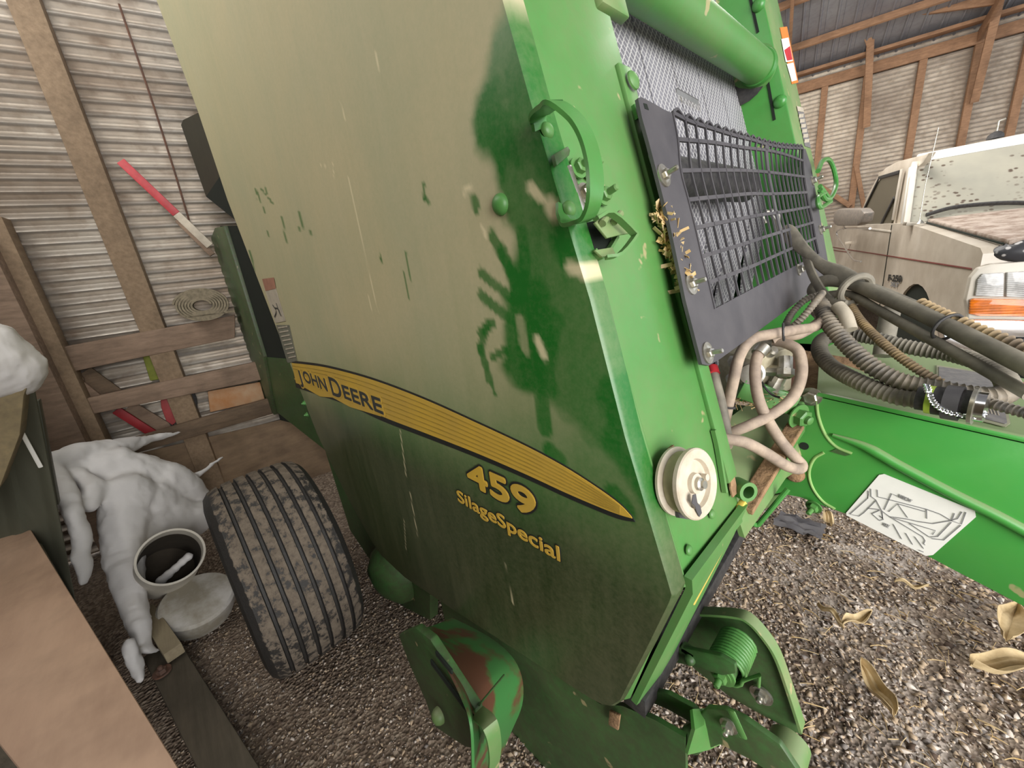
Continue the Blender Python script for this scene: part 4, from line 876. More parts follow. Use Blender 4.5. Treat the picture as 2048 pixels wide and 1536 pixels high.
# connector plug and its chain
pl = sub('electric_plug', TT(1900, 790))
pA = HY(1835, 796, 1.0); pB = HY(1973, 815, .985); pd = (pB - pA)
for s0, s1, rr, m in ((0, .16, .022, M_black), (.16, .26, .026, M_lime), (.26, .42, .026, M_black), (.42, .66, .031, M_guard), (.66, .80, .026, M_black), (.80, .86, .033, M_zinc), (.86, 1.0, .026, M_chrome)):
    bb = B(); bb.sweep([pA + pd * s0, pA + pd * s1], rr, 20, 1); obj('plug_section', bb, m, pl)
bb = B(); ch = catmull([HY(1852, 770, .985), HY(1858, 785, .97), HY(1866, 803, .965), (HY(1885, 818, .965)), HY(1915, 828, .965), HY(1955, 833, .97), HY(1972, 825, .975)], 7)
for i, (a, c) in enumerate(zip(ch, ch[1:])):
    d = (c - a); u, w, ax = frame(d); uu = u if i % 2 else w; m_ = (a + c) / 2; L = d.length * .72
    bb.sweep([m_ + ax * math.cos(t * PI / 4) * L + uu * math.sin(t * PI / 4) * .0045 for t in range(8)], .0016, 6, 0, closed=True)
obj('chain', bb, M_chrome, pl)
bb = B(); bb.sweep([HY(1782, 618, 1.55), HY(1772, 668, 1.5), HY(1765, 712, 1.47)], .022, 16, 1); obj('hose_stand', bb, M_hosegrey, bal)
# far handle on the opposite shield edge
bb = B(); bb.sweep([F1(*p, .05) for p in ((1636, 342), (1645, 322), (1658, 320), (1668, 340), (1672, 370), (1662, 395), (1650, 398), (1640, 380))], .008, 8); bb.sweep([F1(*p, .05) for p in ((1640, 372), (1660, 400), (1658, 405), (1640, 415), (1636, 395), (1650, 385))], .007, 8); obj('far_handle', bb, M_greenclean, bal)
# hitch wire loop under the tongue, eye bolts
bb = B(); bb.sweep([HY(1470, 1030, .80), HY(1512, 1050, .85)], .0055, 10, 1); bb.sweep([HY(1512, 1050, .85), HY(1516, 1050, .85), HY(1576, 978, .9)], .0055, 10, 1); obj('wire_lever', bb, M_greenclean, bal)
bb = B(); bb.plate([HY(*p, .98) for p in ((1486, 1018), (1510, 1000), (1560, 988), (1575, 990), (1545, 1012), (1518, 1023))], .01, .002); obj('under_bracket', bb, M_greendusty, bal)
bb = B(); bb.bolt(HY(1628, 1013, 1.09), (-.2, -1, -.2), .012, .03); obj('bolt', bb, M_green, tongue)

# pickup: rubber roll and rod running across below the chamber
bb = B(); a = HY(1495, 1035, 1.35); c = HY(1275, 1395, .5); 
zr = HZ(1478, 1050, .62); zq = HZ(1268, 1405, .62)
bb.beam(zq + V((0, -.0, 0)), zr + (zr - zq).normalized() * .9, .05, .05, side=(0, 0, 1)); obj('rubber_seal_bar', bb, M_black, bal)
zr = HZ(1500, 1035, .60); zq = HZ(1296, 1392, .60); bb = B(); bb.sweep([zq, zr + (zr - zq) * .8], .009, 12, 1); obj('cross_rod', bb, M_rust, bal)
# spring assembly and arms
sa = sub('pickup_lift', V((-.1, .7, .5)))
YS = .80
bb = B(); bb.plate([HY(*p, YS) for p in ((1345, 1226), (1400, 1223), (1470, 1227), (1500, 1238), (1530, 1270), (1555, 1310), (1580, 1380), (1604, 1455), (1604, 1472), (1560, 1450), (1500, 1418), (1460, 1395), (1390, 1340), (1340, 1290))], .01, .003, n=(0, 1, 0)); obj('lift_plate', bb, M_greendark, sa)
bb = B(); edge = [HY(*p, YS) for p in ((1345, 1226), (1400, 1223), (1470, 1227), (1500, 1238), (1530, 1270), (1555, 1310), (1580, 1380), (1604, 1455))]
bb.ribbon(edge, .03, .006, (0, 1, 0), 5); obj('plate_rim', bb, M_greendusty, sa)
cS = HY(1478, 1287, YS); cE = HY(1466, 1342, YS); axS = V((0, -1, 0)); s0 = V(HY(1476, 1284, .775)); rS = .036
bb = B(); pts = []
L_s = .085; turns = 10
for i in range(turns * 16 + 1):
    a = i / 16 * 2 * PI; pts.append(s0 + V((0, -1, 0)) * (L_s * i / (turns * 16)) + V((math.cos(a) * rS, 0, math.sin(a) * rS)))
pts += [HY(1519, 1350, .70), HY(1517, 1372, .715)]
bb.sweep(pts, .0040, 8, 0); obj('torsion_spring', bb, M_green, sa, ang=60)
bb = B(); e = s0 + V((0, -L_s - .01, 0)); bb.lathe(s0 + V((0, -.01, 0)), (0, -1, 0), [(.024, 0), (.024, L_s)], 24); obj('spring_core', bb, M_greendark, sa)
bb = B(); bb.lathe(e, (0, -1, 0), [(.026, 0), (.026, .006), (.015, .007)], 24); bb.bolt(e + V((0, -.006, 0)), (0, -1, 0), .013, .03); obj('spring_bolt', bb, M_green, sa)
bb = B(); bb.bolt(HY(1523, 1388, YS - .02), (0, -1, 0), .013, .022); bb.lathe(HY(1523, 1388, YS - .01), (0, -1, 0), [(.024, 0), (.024, .005)], 24); obj('bolt', bb, M_zinc, sa)
bb = B(); bb.plate([HY(*p, .66) for p in ((1315, 1288), (1360, 1295), (1440, 1312), (1470, 1330), (1472, 1348), (1445, 1352), (1400, 1338), (1310, 1315))], .012, .003, n=(0, 1, 0)); obj('spring_arm', bb, M_greendark, sa)
bb = B(); bb.dome(HY(1380, 1318, .66), (0, -1, 0), .012, .014); bb.box(HY(1378, 1300, .67), (.03, .02, .014), None, .002); obj('arm_pin', bb, M_greendark, sa)
ta = HY(1592, 1478, YS); bb = B(); bb.lathe(V((ta.x - .01, YS - .36, ta.z - .02)), (0, 1, 0), [(.040, 0), (.040, .36)], 28); obj('lift_tube', bb, M_greendusty, sa)
bb = B(); bb.plate([HY(*p, .55) for p in ((1285, 1378), (1335, 1388), (1385, 1415), (1400, 1430), (1413, 1417), (1450, 1420), (1490, 1440), (1560, 1490), (1600, 1550), (1560, 1560), (1500, 1520), (1440, 1490), (1415, 1500), (1395, 1512), (1370, 1508), (1345, 1490), (1365, 1455), (1380, 1445), (1335, 1420), (1288, 1400))], .012, .003, n=(0, 1, 0)); obj('lower_arm', bb, M_greendark, sa)
bb = B(); bb.grid([[HY(1385, 1418, .54), HY(1412, 1417, .57), HY(1430, 1425, .60)], [HY(1390, 1460, .50), HY(1408, 1450, .54), HY(1432, 1462, .60)], [HY(1375, 1510, .50), HY(1418, 1500, .54), HY(1440, 1490, .60)]], .006); obj('arm_bend', bb, M_green, sa)
bb = B(); bb.bolt(HY(1458, 1450, .55), (0, -1, 0), .010, .02); obj('bolt', bb, M_zinc, sa)
bb = B(); bb.beam(HY(1462, 1420, .535), HY(1488, 1478, .535), .004, .012, side=(1, 0, 0)); obj('arm_rib', bb, M_green, sa)
# dark skirt plate below the shield and clip tabs on the rim
bb = B(); bb.plate([HY(*p, .50) for p in ((880, 1195), (1000, 1275), (1200, 1408), (1245, 1412), (1310, 1440), (1370, 1475), (1372, 1560), (1010, 1570), (1000, 1480), (985, 1400), (900, 1290))], .01, n=(0, 1, 0)); obj('pickup_skirt', bb, M_greendark, bal)
for p in ((1365, 1222), (1352, 1250), (1330, 1290)):
    bb = B(); bb.box(HY(*p, .60), (.02, .03, .03), Matrix.Rotation(.3, 3, 'Y'), .004); obj('clip_tab', bb, M_greenclean, bal)
bb = B(); bb.plate([HY(*p, .488) for p in ((1218, 1422), (1240, 1432), (1236, 1462), (1216, 1450))], .006, .002); obj('dirt_clump', bb, M_dirt, bal)
# lower fender drum and rail
def px_strip(name, A, C, bulge, mat, th=.005, par=None, nseg=10):
    A = catmull(A, 6); C = catmull(C, 6); rows = []
    for k in range(nseg + 1):
        s_ = k / nseg; rows.append([a.lerp(c, s_) + V((0, -1, .25)) * bulge * math.sin(PI * s_) for a, c in zip(A, C)])
    bb = B(); bb.grid(rows, th); return obj(name, bb, mat, par or bal)
def rust_green():
    m, t, b = nt('green_fender_with_rust'); v = coords(t); n = noise_n(t, v, 5, 5)
    c = mix(t, ramp(t, n, [(.50, 0.), (.58, 1.)]), (.05, .20, .05), (.13, .055, .03)); t.links.new(c, b.inputs['Base Color']); b.inputs['Roughness'].default_value = .5; return m
px_strip('pickup_fender', [HY(*p) for p in ((850, 1250, .30), (865, 1275, .28), (895, 1330, .26), (925, 1390, .24), (945, 1450, .22), (950, 1560, .2))], [HY(*p) for p in ((905, 1235, .46), (985, 1278, .46), (1035, 1330, .45), (1046, 1400, .43), (1020, 1470, .40), (980, 1560, .36))], .035, rust_green())
bb = B(); bb.plate([HY(*p, .26) for p in ((797, 1270), (830, 1256), (860, 1280), (905, 1350), (950, 1420), (962, 1470), (955, 1500), (930, 1495), (870, 1455), (850, 1400), (815, 1320))], .02, .004, n=(0, 1, 0)); obj('pickup_end_rail', bb, M_greendark, bal)
bb = B(); bb.beam(HY(862, 1322, .25), HY(950, 1440, .25), .006, .018, side=(0, 0, 1)); bb.beam(HY(872, 1305, .255), HY(905, 1345, .255), .006, .015, side=(0, 0, 1)); obj('rail_slot', bb, M_void, bal)
bb = B(); bb.dome(HY(880, 1430, .25), (0, -1, .2), .02, .02); obj('rail_pin', bb, M_greendusty, bal)
bb = B(); bb.sweep([HY(958, 1410, .27), HY(1008, 1350, .38)], .0022, 8, 1); obj('trip_wire', bb, M_greendark, bal)
bb = B(); bb.ribbon([HY(955, 1425, .26), HY(980, 1450, .25), HY(990, 1500, .25), (HY(985, 1550, .25))], .03, .004, (0, 1, 0), 5); obj('side_strap', bb, M_greendusty, bal)
# dark green rounded cover near the tyre
bb = B(); bb.lathe(HY(790, 1150, .50), (.25, -1, -.2), [(.16, -.18), (.15, 0), (.11, .06), (.05, .085), (0, .09)], 36); obj('gearbox_cover', bb, M_greendark, bal)
# tailgate sheets behind the shield
def yplate(name, pts, y, th, mat, bev=.0):
    bb = B(); bb.plate([HY(*p, y) for p in pts], th, bev, n=(0, 1, 0)); return obj(name, bb, mat, bal)
yplate('tail_lamp_guard', [(362, 250), (366, 240), (395, 226), (440, 240), (480, 430), (412, 393)], .485, .10, simple('olive_brown_sheet', (.035, .033, .018), .6))
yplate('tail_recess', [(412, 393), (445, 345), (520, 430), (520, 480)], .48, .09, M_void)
yplate('tailgate_edge', [(429, 456), (447, 452), (527, 714), (548, 830), (530, 815), (497, 768), (477, 702), (429, 560), (412, 502)], .50, .04, paint('tailgate_paint', .22, .0, base=(.018, .05, .022)), .004)
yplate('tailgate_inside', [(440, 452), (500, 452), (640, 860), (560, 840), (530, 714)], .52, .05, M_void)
bb = B(); bb.bolt(HY(473, 682, .495), (0, -1, 0), .007, .012); obj('bolt', bb, M_zinc, bal)
yplate('rear_body_sheet', [(527, 714), (600, 720), (700, 960), (800, 1150), (860, 1190), (860, 1240), (780, 1200), (740, 1120), (700, 1060), (650, 900), (555, 825)], .515, .04, M_greendark)
# wheel: tyre, rim
tw = sub('wheel', V((-1.78, .14, 0)))
R_t, W_t = .41, .36; ct = V((-1.77, .145, .40)); bb = B(); prof = []
hw = W_t / 2
prof = [(.20, -hw * .75), (.215, -hw * .86), (.27, -hw * 1.0), (.33, -hw * 1.02), (.37, -hw * .97), (.393, -hw * .86)]
gro = [-.62, -.36, -.10, .16, .42, .66]
ys = []
for g in gro: ys += [(g * hw - .0075, 0), (g * hw - .004, 1), (g * hw + .004, 1), (g * hw + .0075, 0)]
for y_, g_ in ys: prof.append((R_t - .010 * (y_ / hw) ** 2 - .010 * abs(y_ / hw) ** 6 - (.013 if g_ else 0), y_))
prof += [(.393, hw * .86), (.37, hw * .97), (.33, hw * 1.02), (.27, hw), (.215, hw * .86), (.20, hw * .75)]
bb.lathe(ct, (0, 1, 0), prof, 120, cap=False); 
lay = bb.bm.verts.layers.float.new('mud')
for v in bb.bm.verts:
    rr = math.hypot(v.co.x - ct.x, v.co.z - ct.z); v[lay] = .55 * smoothstep(.372, .40, rr) + .12 * fbm(v.co.x, v.co.z, v.co.y * 3, 3)
    if rr < R_t - .008 - .02 * ((v.co.y - ct.y) / hw) ** 2 and rr > .38 and abs(v.co.y - ct.y) < hw * .8: v[lay] = 0.
obj('tyre', bb, M_tyre, tw, label='muddy black ribbed tyre', ang=28)
bb = B(); bb.lathe(ct, (0, 1, 0), [(.20, -hw * .7), (.19, -hw * .6), (.17, -hw * .4), (.06, -hw * .35), (.05, -hw * .6), (0, -hw * .6)], 40); obj('rim', bb, M_greendark, tw)
# frost crystals of mud on the tyre face are left to the material

# ------------------------------------------------------------------ rubber strap with hook
rs = thing('rubber_strap', HY(1700, 575, 1.24), 'dusty black rubber strap hooked by a wire S-hook to the guard grid', 'strap')
bb = B(); bb.sweep([HY(*p) for p in ((1568, 458, 1.42), (1580, 470, 1.40), (1605, 497, 1.37), (1640, 528, 1.33), (1672, 545, 1.30), (1702, 560, 1.27))], lambda s: .017 + .004 * math.sin(s * 9), 12, 8, flat=.008); obj('strap', bb, M_hosegrey, rs)
bb = B(); bb.sweep([HY(*p) for p in ((1612, 515, 1.36), (1625, 550, 1.30), (1645, 585, 1.25), (1665, 605, 1.22), (1690, 610, 1.2))], .011, 10, 8, flat=.006); obj('strap_end', bb, M_hosegrey, rs)
bb = B(); bb.sweep([HY(*p) for p in ((1531, 447, 1.33), (1526, 436, 1.33), (1528, 427, 1.33), (1537, 424, 1.34), (1550, 440, 1.36), (1556, 460, 1.38), (1563, 466, 1.40), (1557, 445, 1.38), (1556, 428, 1.37), (1548, 421, 1.37), (1541, 424, 1.36))], .005, 10, 8); obj('wire_hook', bb, M_zinc, rs, label='bare wire hook')

# ------------------------------------------------------------------ pickup truck
TB = ray(1493, 468); TB.z = 0; TB.normalize(); TVV = V((TB.y, -TB.x, 0)); TO = CAM + ray(1945, 600) * .0033; TO.z = 0
def TL(u, v, z): return TO + TB * u + TVV * v + V((0, 0, z))
def TV(px, py, v): return hit(px, py, TO + TVV * v, TVV)
def TU(px, py, u): return hit(px, py, TO + TB * u, TB)
tr_ = thing('pickup_truck', TL(2.5, 1, 0), 'cream and white dusty pickup truck parked behind the baler tongue, facing the camera', 'truck')
arch = [(1.0 + .50 * math.cos(a), .44 + .47 * math.sin(a)) for a in [PI * k / 14 for k in range(15)]]
body = [(.0, .66), (-.02, .80), (0, 1.20), (.05, 1.235)] + [(1.2, 1.375), (1.62, 1.415), (2.0, 1.42), (6.0, 1.46), (6.0, .55), (1.95, .46), (1.5, .46)] + arch + [(.40, .50), (.1, .60)]
bb = B(); bb.plate([TL(u, 0, z) for u, z in body], 2.0, 0, n=TVV); obj('body', bb, M_truck, tr_)
bb = B(); bb.plate([TL(.0, .10, 1.243), TL(1.42, .10, 1.405), TL(1.42, 1.9, 1.405), TL(.0, 1.9, 1.243)], .03, .008, n=(0, 0, 1)); obj('hood', bb, M_hood, tr_)
bb = B(); bb.beam(TL(.02, .085, 1.25), TL(1.42, .085, 1.41), .012, .012); obj('hood_gap', bb, M_void, tr_)
bb = B(); bb.beam(TL(2.0, -.003, .52), TL(2.02, -.003, 1.41), .01, .006, side=TVV); obj('door_seam', bb, M_void, tr_)
bb = B(); bb.beam(TV(1650, 492, -.004), TV(1943, 538, -.004), .004, .012); bb.beam(TV(1650, 498, -.004), TV(1700, 505, -.004), .004, .012); obj('pinstripe', bb, M_pinstripe, tr_)
bb = B(); bb.beam(TV(1715, 455, -.004), TV(1782, 463, -.004), .006, .02); obj('belt_moulding', bb, M_trucktrim, tr_)
# wheel
wc = TL(1.0, .16, .40); bb = B(); bb.lathe(wc, -TVV, [(.20, -.1), (.30, -.12), (.37, -.10), (.40, -.06), (.40, .06), (.37, .10), (.30, .12), (.21, .10), (.19, .06), (.10, .06), (.08, .09), (0, .09)], 40); obj('front_wheel', bb, M_black, tr_)
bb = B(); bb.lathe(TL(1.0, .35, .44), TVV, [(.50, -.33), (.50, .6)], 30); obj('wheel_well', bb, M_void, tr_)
# badge
bp = TV(1776, 547, -.006); bq = TV(1803, 549, -.006)
place_text('badge', 'F-250', .085, TV(1775, 561, -.008), bq - bp, (0, 0, 1), M_decalblack, tr_, .004, (bq - bp).length)
place_text('badge', 'XLT', .055, TV(1781, 572, -.008), bq - bp, (0, 0, 1), M_ink, tr_, .003, (bq - bp).length * .6)
# cab
cab = [(1712, 458), (1722, 425), (1735, 390), (1757, 350), (1772, 335), (1795, 323), (1850, 309), (1858, 306), (1846, 325), (1836, 334), (1824, 380), (1813, 450)]
bb = B(); bb.plate([TV(*p, .06) for p in cab], .05, .006, n=TVV); obj('cab_side', bb, M_truck, tr_)
bb = B(); bb.plate([TV(*p, .045) for p in ((1720, 452), (1727, 420), (1742, 385), (1761, 357), (1797, 346), (1792, 395), (1785, 440), (1777, 457))], .01, n=TVV); obj('side_window', bb, M_glassdark, tr_)
bb = B(); bb.beam(TV(1757, 356, .035), TV(1798, 344, .035), .012, .035); bb.beam(TV(1757, 358, .035), TV(1722, 430, .035), .012, .03); bb.beam(TV(1788, 395, .035), TV(1758, 455, .035), .01, .03); obj('window_seal', bb, M_black, tr_)
bb = B(); bb.beam(TV(1804, 338, .03), TV(1786, 440, .03), .015, .06, side=TB); obj('door_pillar', bb, M_trucktrim, tr_)
bb = B(); bb.beam(TV(1826, 332, .02), TV(1808, 450, .02), .04, .09, side=TB, bev=.01); obj('windshield_pillar', bb, M_truckwhite, tr_)
w0 = TU(1817, 447, 1.40); w1 = TU(1834, 328, 1.80); wn = (w1 - w0).cross(TVV)
def WS(px, py): return hit(px, py, w0, wn)
bb = B(); bb.plate([WS(*p) for p in ((1818, 444), (1834, 331), (1848, 322), (1950, 304), (2070, 283), (2300, 250), (2340, 430), (2048, 428), (1930, 432), (1850, 443))], .02, .0); obj('windshield', bb, M_wind, tr_)
bb = B(); bb.beam(WS(1812, 448), WS(1829, 326), .05, .045, side=TVV, bev=.01); bb.beam(WS(1812, 448) , WS(2300, 440), .04, .03); obj('windshield_frame', bb, M_trucktrim, tr_)
bb = B(); bb.plate([WS(1846, 325), WS(1856, 306), WS(1950, 288), WS(2070, 264), WS(2300, 225), WS(2300, 252), WS(2070, 286), WS(1950, 307)], .3, .01, n=TB * .9 + V((0, 0, .1))); obj('roof_front_edge', bb, M_truckwhite, tr_)
rp = [WS(1856, 306), WS(2300, 222)]
bb = B(); bb.plate([rp[0], rp[0] + TVV * 1.9, rp[0] + TVV * 1.9 + TB * 1.6 + V((0, 0, .03)), TV(1757, 345, .07)], .03, .0, n=(0, 0, -1)); obj('roof', bb, M_truck, tr_)
bb = B(); bb.plate([TL(3.2, .1, 1.4), TL(3.2, 1.9, 1.4), TL(3.2, 1.9, 2.0), TL(3.2, .1, 2.0)], .03, n=TB); obj('cab_back', bb, M_truck, tr_)
bb = B(); bb.sweep([WS(*p) - TB * .03 for p in ((1850, 430), (1900, 416), (1960, 409), (2020, 406), (2090, 408))], .012, 8, flat=.02); obj('wiper', bb, M_black, tr_)
bb = B(); bb.sweep([TU(1838, 445, 1.3), TU(1850, 372, 1.3), TU(1877, 255, 1.3)], .003, 8, 1); obj('antenna', bb, M_zinc, tr_)
bb = B(); bb.lathe(TU(1840, 447, 1.3), (0, 0, 1), [(.03, 0), (.015, .02), (.006, .03)], 16); obj('antenna_base', bb, M_zinc, tr_)
bb = B(); c = TU(1990, 277, 2.0); bb.lathe(c, (0, 0, 1), [(.055, 0), (.05, .03), (.03, .05), (.01, .06)], 20); obj('roof_marker', bb, M_black, tr_)
bb = B(); bb.sweep([c + V((0, 0, .05)), c + V((0, 0, .14)), c + V((0, 0, .15)) + TVV * .04], .008, 8, 1); obj('roof_marker_stem', bb, M_zinc, tr_)
# mirror on its tube bracket
bb = B(); bb.plate([TV(*p, -.30) for p in ((1668, 424), (1676, 418), (1720, 418), (1727, 426), (1722, 446), (1712, 452), (1672, 452), (1666, 446))], .09, .02, n=TVV); obj('mirror', bb, simple('dusty_mirror_grey', (.20, .19, .175), .4, .3, scale=30, c2=(.34, .29, .25)), tr_)
bb = B(); bb.sweep([TV(*p, -.2) for p in ((1740, 457), (1690, 457), (1676, 461), (1674, 470), (1690, 495), (1706, 518), (1722, 523))], .010, 10, 4); bb.sweep([TV(1688, 450, -.25), TV(1688, 458, -.2)], .012, 10, 1); obj('mirror_bracket', bb, M_chrome, tr_)
bb = B(); bb.box(TV(1698, 486, -.02), (.09, .04, .04), None, .008); obj('mirror_mount', bb, M_truck, tr_)
# headlight, bumper, grille front
def tuplate(name, pts, u, th, mat, bev=.0): bb = B(); bb.plate([TU(*p, u) for p in pts], th, bev, n=TB); return obj(name, bb, mat, tr_)
tuplate('headlight_bezel', ((1938, 640), (1932, 600), (1942, 555), (1958, 536), (1985, 528), (2090, 520), (2090, 648)), -.04, .05, M_trucktrim, .008)
tuplate('headlight_lens', ((1951, 592), (1956, 560), (1966, 548), (2009, 545), (2007, 594)), -.06, .02, M_lens, .004)
tuplate('headlight_lens', ((2013, 594), (2015, 545), (2090, 540), (2090, 596)), -.06, .02, M_lens, .004)
tuplate('turn_signal', ((1939, 628), (1941, 600), (1948, 597), (2090, 600), (2090, 634), (1960, 632)), -.06, .02, M_amber, .004)
tuplate('bumper', ((1905, 648), (1935, 640), (2090, 642), (2090, 676), (1975, 676), (1930, 668)), -.12, .12, M_chrome, .01)
tuplate('bumper_rub_strip', ((1965, 678), (2090, 678), (2090, 692), (1990, 690)), -.13, .10, M_black, .004)
tuplate('lower_bumper', ((1885, 665), (1990, 692), (2090, 694), (2090, 722), (1970, 715), (1890, 695)), -.10, .10, M_chrome, .01)
bb = B(); e = TU(2078, 500, .02)
bmesh.ops.create_icosphere(bb.bm, subdivisions=4, radius=1.)
R_e = Matrix((TVV, TB, V((0, 0, 1)))).transposed().to_4x4()
for v in bb.bm.verts: v.co = V((v.co.x * .20, v.co.y * .08, v.co.z * .075 + .01 * fbm(v.co.x, v.co.y, v.co.z, 3)))
bb.bm.transform(Matrix.Translation(e) @ R_e); obj('bug_deflector', bb, M_speck, tr_, label='snow-flecked black bug deflector')

# ------------------------------------------------------------------ left foreground clutter
bb = B(); XR = -2.25
def ribbed(x, y0, y1, z0, z1, n, mat_d=.012):
    b_ = B(); rows = []; k = n * 8
    prof = [(i / k, 0.) for i in range(k + 1)]
    for z in (z0, z1): rows.append([V((x + .35 * (y0 + (y1 - y0) * s - y0) + (mat_d if (s * n) % 1 < .22 else 0), y0 + (y1 - y0) * s, z)) for s, _ in prof])
    b_.grid(rows, .006); return b_
pA_ = HX(87, 860, XR); pB_ = HX(158, 1230, XR); kz = (pB_.y - pA_.y) / (pB_.z - pA_.z)
bb = ribbed(XR, 0., -.62, .01, pA_.z + .25, 6)
for v in bb.bm.verts: v.co.y += pA_.y + (v.co.z - pA_.z) * kz
obj('ribbed_panel', bb, M_ribbed, label='grey-green ribbed metal panel standing upright at the left edge', cat='panel')
bb = B(); bb.plate([HX(*p, -2.42) for p in ((40, 812), (78, 800), (108, 955), (118, 1010), (80, 1010))], .05, .004, n=(-1, 0, 0)); obj('grey_board', bb, M_ribbed, label='grey board standing just behind the ribbed panel, below the crate', cat='board')
bb = B(); bb.beam(HX(29, 838, -2.2), HX(82, 935, -2.2), .004, .012, side=(0, 1, 0)); obj('daylight_strip', bb, M_white, label='narrow white strip standing in for the daylight slit at the ribbed metal panel', cat='trim')  # white strip imitates daylight showing through the slit between the sheets
# crate with snow on top
cr = HX(75, 716, -1.9)
bb = B(); bb.plate([HX(*p, -1.9) for p in ((78, 722), (48, 790), (40, 870), (0, 975), (-400, 1500), (-700, 1500), (-200, 800), (0, 745), (40, 730))], .10, .004, n=(-1, 0, 0)); obj('wooden_crate', bb, M_crate, label='tan wooden crate corner under a cap of snow at the left edge', cat='crate')
def blob(name, spheres, mat, vox, label, cat, seed=0., amp=.012, nscale=9.):
    mb = B()
    for c, r in spheres: bmesh.ops.create_icosphere(mb.bm, subdivisions=2, radius=r, matrix=Matrix.Translation(V(c)))
    me = bpy.data.meshes.new('tmp'); mb.bm.to_mesh(me); mb.bm.free(); o = bpy.data.objects.new('tmp', me); COL.objects.link(o)
    md = o.modifiers.new('r', 'REMESH'); md.mode = 'VOXEL'; md.voxel_size = vox
    m2 = o.modifiers.new('s', 'SMOOTH'); m2.factor = .8; m2.iterations = 6
    dg_ = bpy.context.evaluated_depsgraph_get(); me2 = bpy.data.meshes.new_from_object(o.evaluated_get(dg_)); bpy.data.objects.remove(o)
    for v in me2.vertices: v.co += V((fbm(v.co.x, v.co.y, v.co.z + seed, nscale), fbm(v.co.y, v.co.z, v.co.x + 4 + seed, nscale), fbm(v.co.z, v.co.x, v.co.y + 9 + seed, nscale))) * amp
    return obj(name, me2, mat, label=label, cat=cat, ang=180)
def chain_sph(pts, fn, step=.5):
    out = []
    for (a, b_) in zip(pts, pts[1:]):
        pa, ra = fn(*a[:2], a[2]), a[3]; pb, rb = fn(*b_[:2], b_[2]), b_[3]; n_ = max(1, int((pb - pa).length / (min(ra, rb) * step)))
        for i in range(n_): out.append((pa.lerp(pb, i / n_), ra + (rb - ra) * i / n_))
    out.append((fn(*pts[-1][:2], pts[-1][2]), pts[-1][3])); return out
blob('snow_heap', chain_sph([(-60, 720, -1.95, .14), (0, 735, -1.95, .10), (40, 733, -1.95, .035), (72, 722, -1.95, .016), (84, 728, -1.95, .010)], HX), M_snow, .008, 'smooth white snow cap on the wooden crate at the left edge', 'snow', 2.)
S = []
S += chain_sph([(105, 925, -2.75, .045), (160, 905, -2.85, .055), (230, 895, -2.95, .05), (300, 880, -3.1, .03), (360, 865, -3.2, .012)], HX)
S += chain_sph([(105, 945, -2.7, .045), (128, 985, -2.55, .045), (150, 1030, -2.42, .042), (163, 1080, -2.36, .038), (165, 1130, -2.3, .032), (166, 1160, -2.28, .024)], HX)
S += chain_sph([(150, 950, -2.75, .04), (190, 975, -2.65, .05), (180, 1010, -2.55, .04)], HX)
S += chain_sph([(170, 935, -2.85, .08), (230, 935, -2.85, .11), (280, 955, -2.85, .13), (330, 965, -2.85, .12), (370, 975, -2.85, .09), (400, 990, -2.85, .05)], HX)
S += chain_sph([(255, 990, -2.7, .12), (248, 1050, -2.6, .095), (245, 1110, -2.5, .075), (252, 1160, -2.38, .062), (265, 1210, -2.25, .052), (280, 1250, -2.12, .045), (287, 1290, -2.05, .032)], HX)
S += chain_sph([(300, 1010, -2.75, .14), (340, 1035, -2.75, .13), (380, 1040, -2.75, .11), (285, 1070, -2.65, .10)], HX)
S += chain_sph([(375, 960, -2.9, .03), (410, 940, -2.95, .015), (440, 915, -3.0, .012)], HX)
S += chain_sph([(262, 1290, -1.98, .030), (270, 1325, -1.95, .030), (278, 1360, -1.88, .018)], HX)
S += chain_sph([(265, 1300, -1.98, .02), (320, 1300, -2.05, .010)], HX)
blob('snow_drift', S, M_snow, .011, 'large white snow drift lying against the wall between ribbed panel and tyre', 'snow', 0., .012, 10.)
# white pipe on the snow
pcx = HX(343, 1112, -2.25); ax_ = (CAM - pcx).normalized() + V((0, .15, .1)); ax_ = V((.80, .22, .62)).normalized()
ro = .125
pip = thing('white_pipe', V((pcx.x, pcx.y, .0)), 'short dirty white plastic pipe with open end facing the camera, half buried in snow', 'pipe')
bb = B(); bb.lathe(pcx, ax_, [(ro - .007, -.30), (ro - .012, -.05), (ro - .0125, -.30), (0, -.30)], 48, cap=False); obj('pipe_bore', bb, simple('dark_pipe_bore', (.05, .038, .025), .9), pip)
bb = B(); bb.lathe(pcx, ax_, [(ro, -.30), (ro, 0), (ro - .009, .0), (ro - .011, -.05), (ro - .0115, -.30)], 48, cap=False); obj('pipe_wall', bb, simple('dirty_white_plastic', (.62, .58, .50), .5, scale=8, var=.2), pip)
blob('snow_patch', [(pcx - ax_ * .12 + V((.0, -.05 + .03 * k, -.07 + .014 * k)), .022) for k in range(5)], M_snow, .006, 'small streak of snow lying inside the open white pipe', 'snow', 4., .006)
tc_ = HX(385, 1180, -2.22); bb = B(); bb.lathe(V((tc_.x, tc_.y, tc_.z - .06)), (.30, 0.1, .95), [(.13, -.10), (.145, -.05), (.15, 0), (.14, .012), (.05, .018), (0, .018)], 40); obj('round_tub', bb, simple('grey_dirty_tub', (.30, .27, .21), .8, scale=8, c2=(.55, .53, .50)), label='dirty grey round tub bottom lying partly under the white pipe', cat='tub')
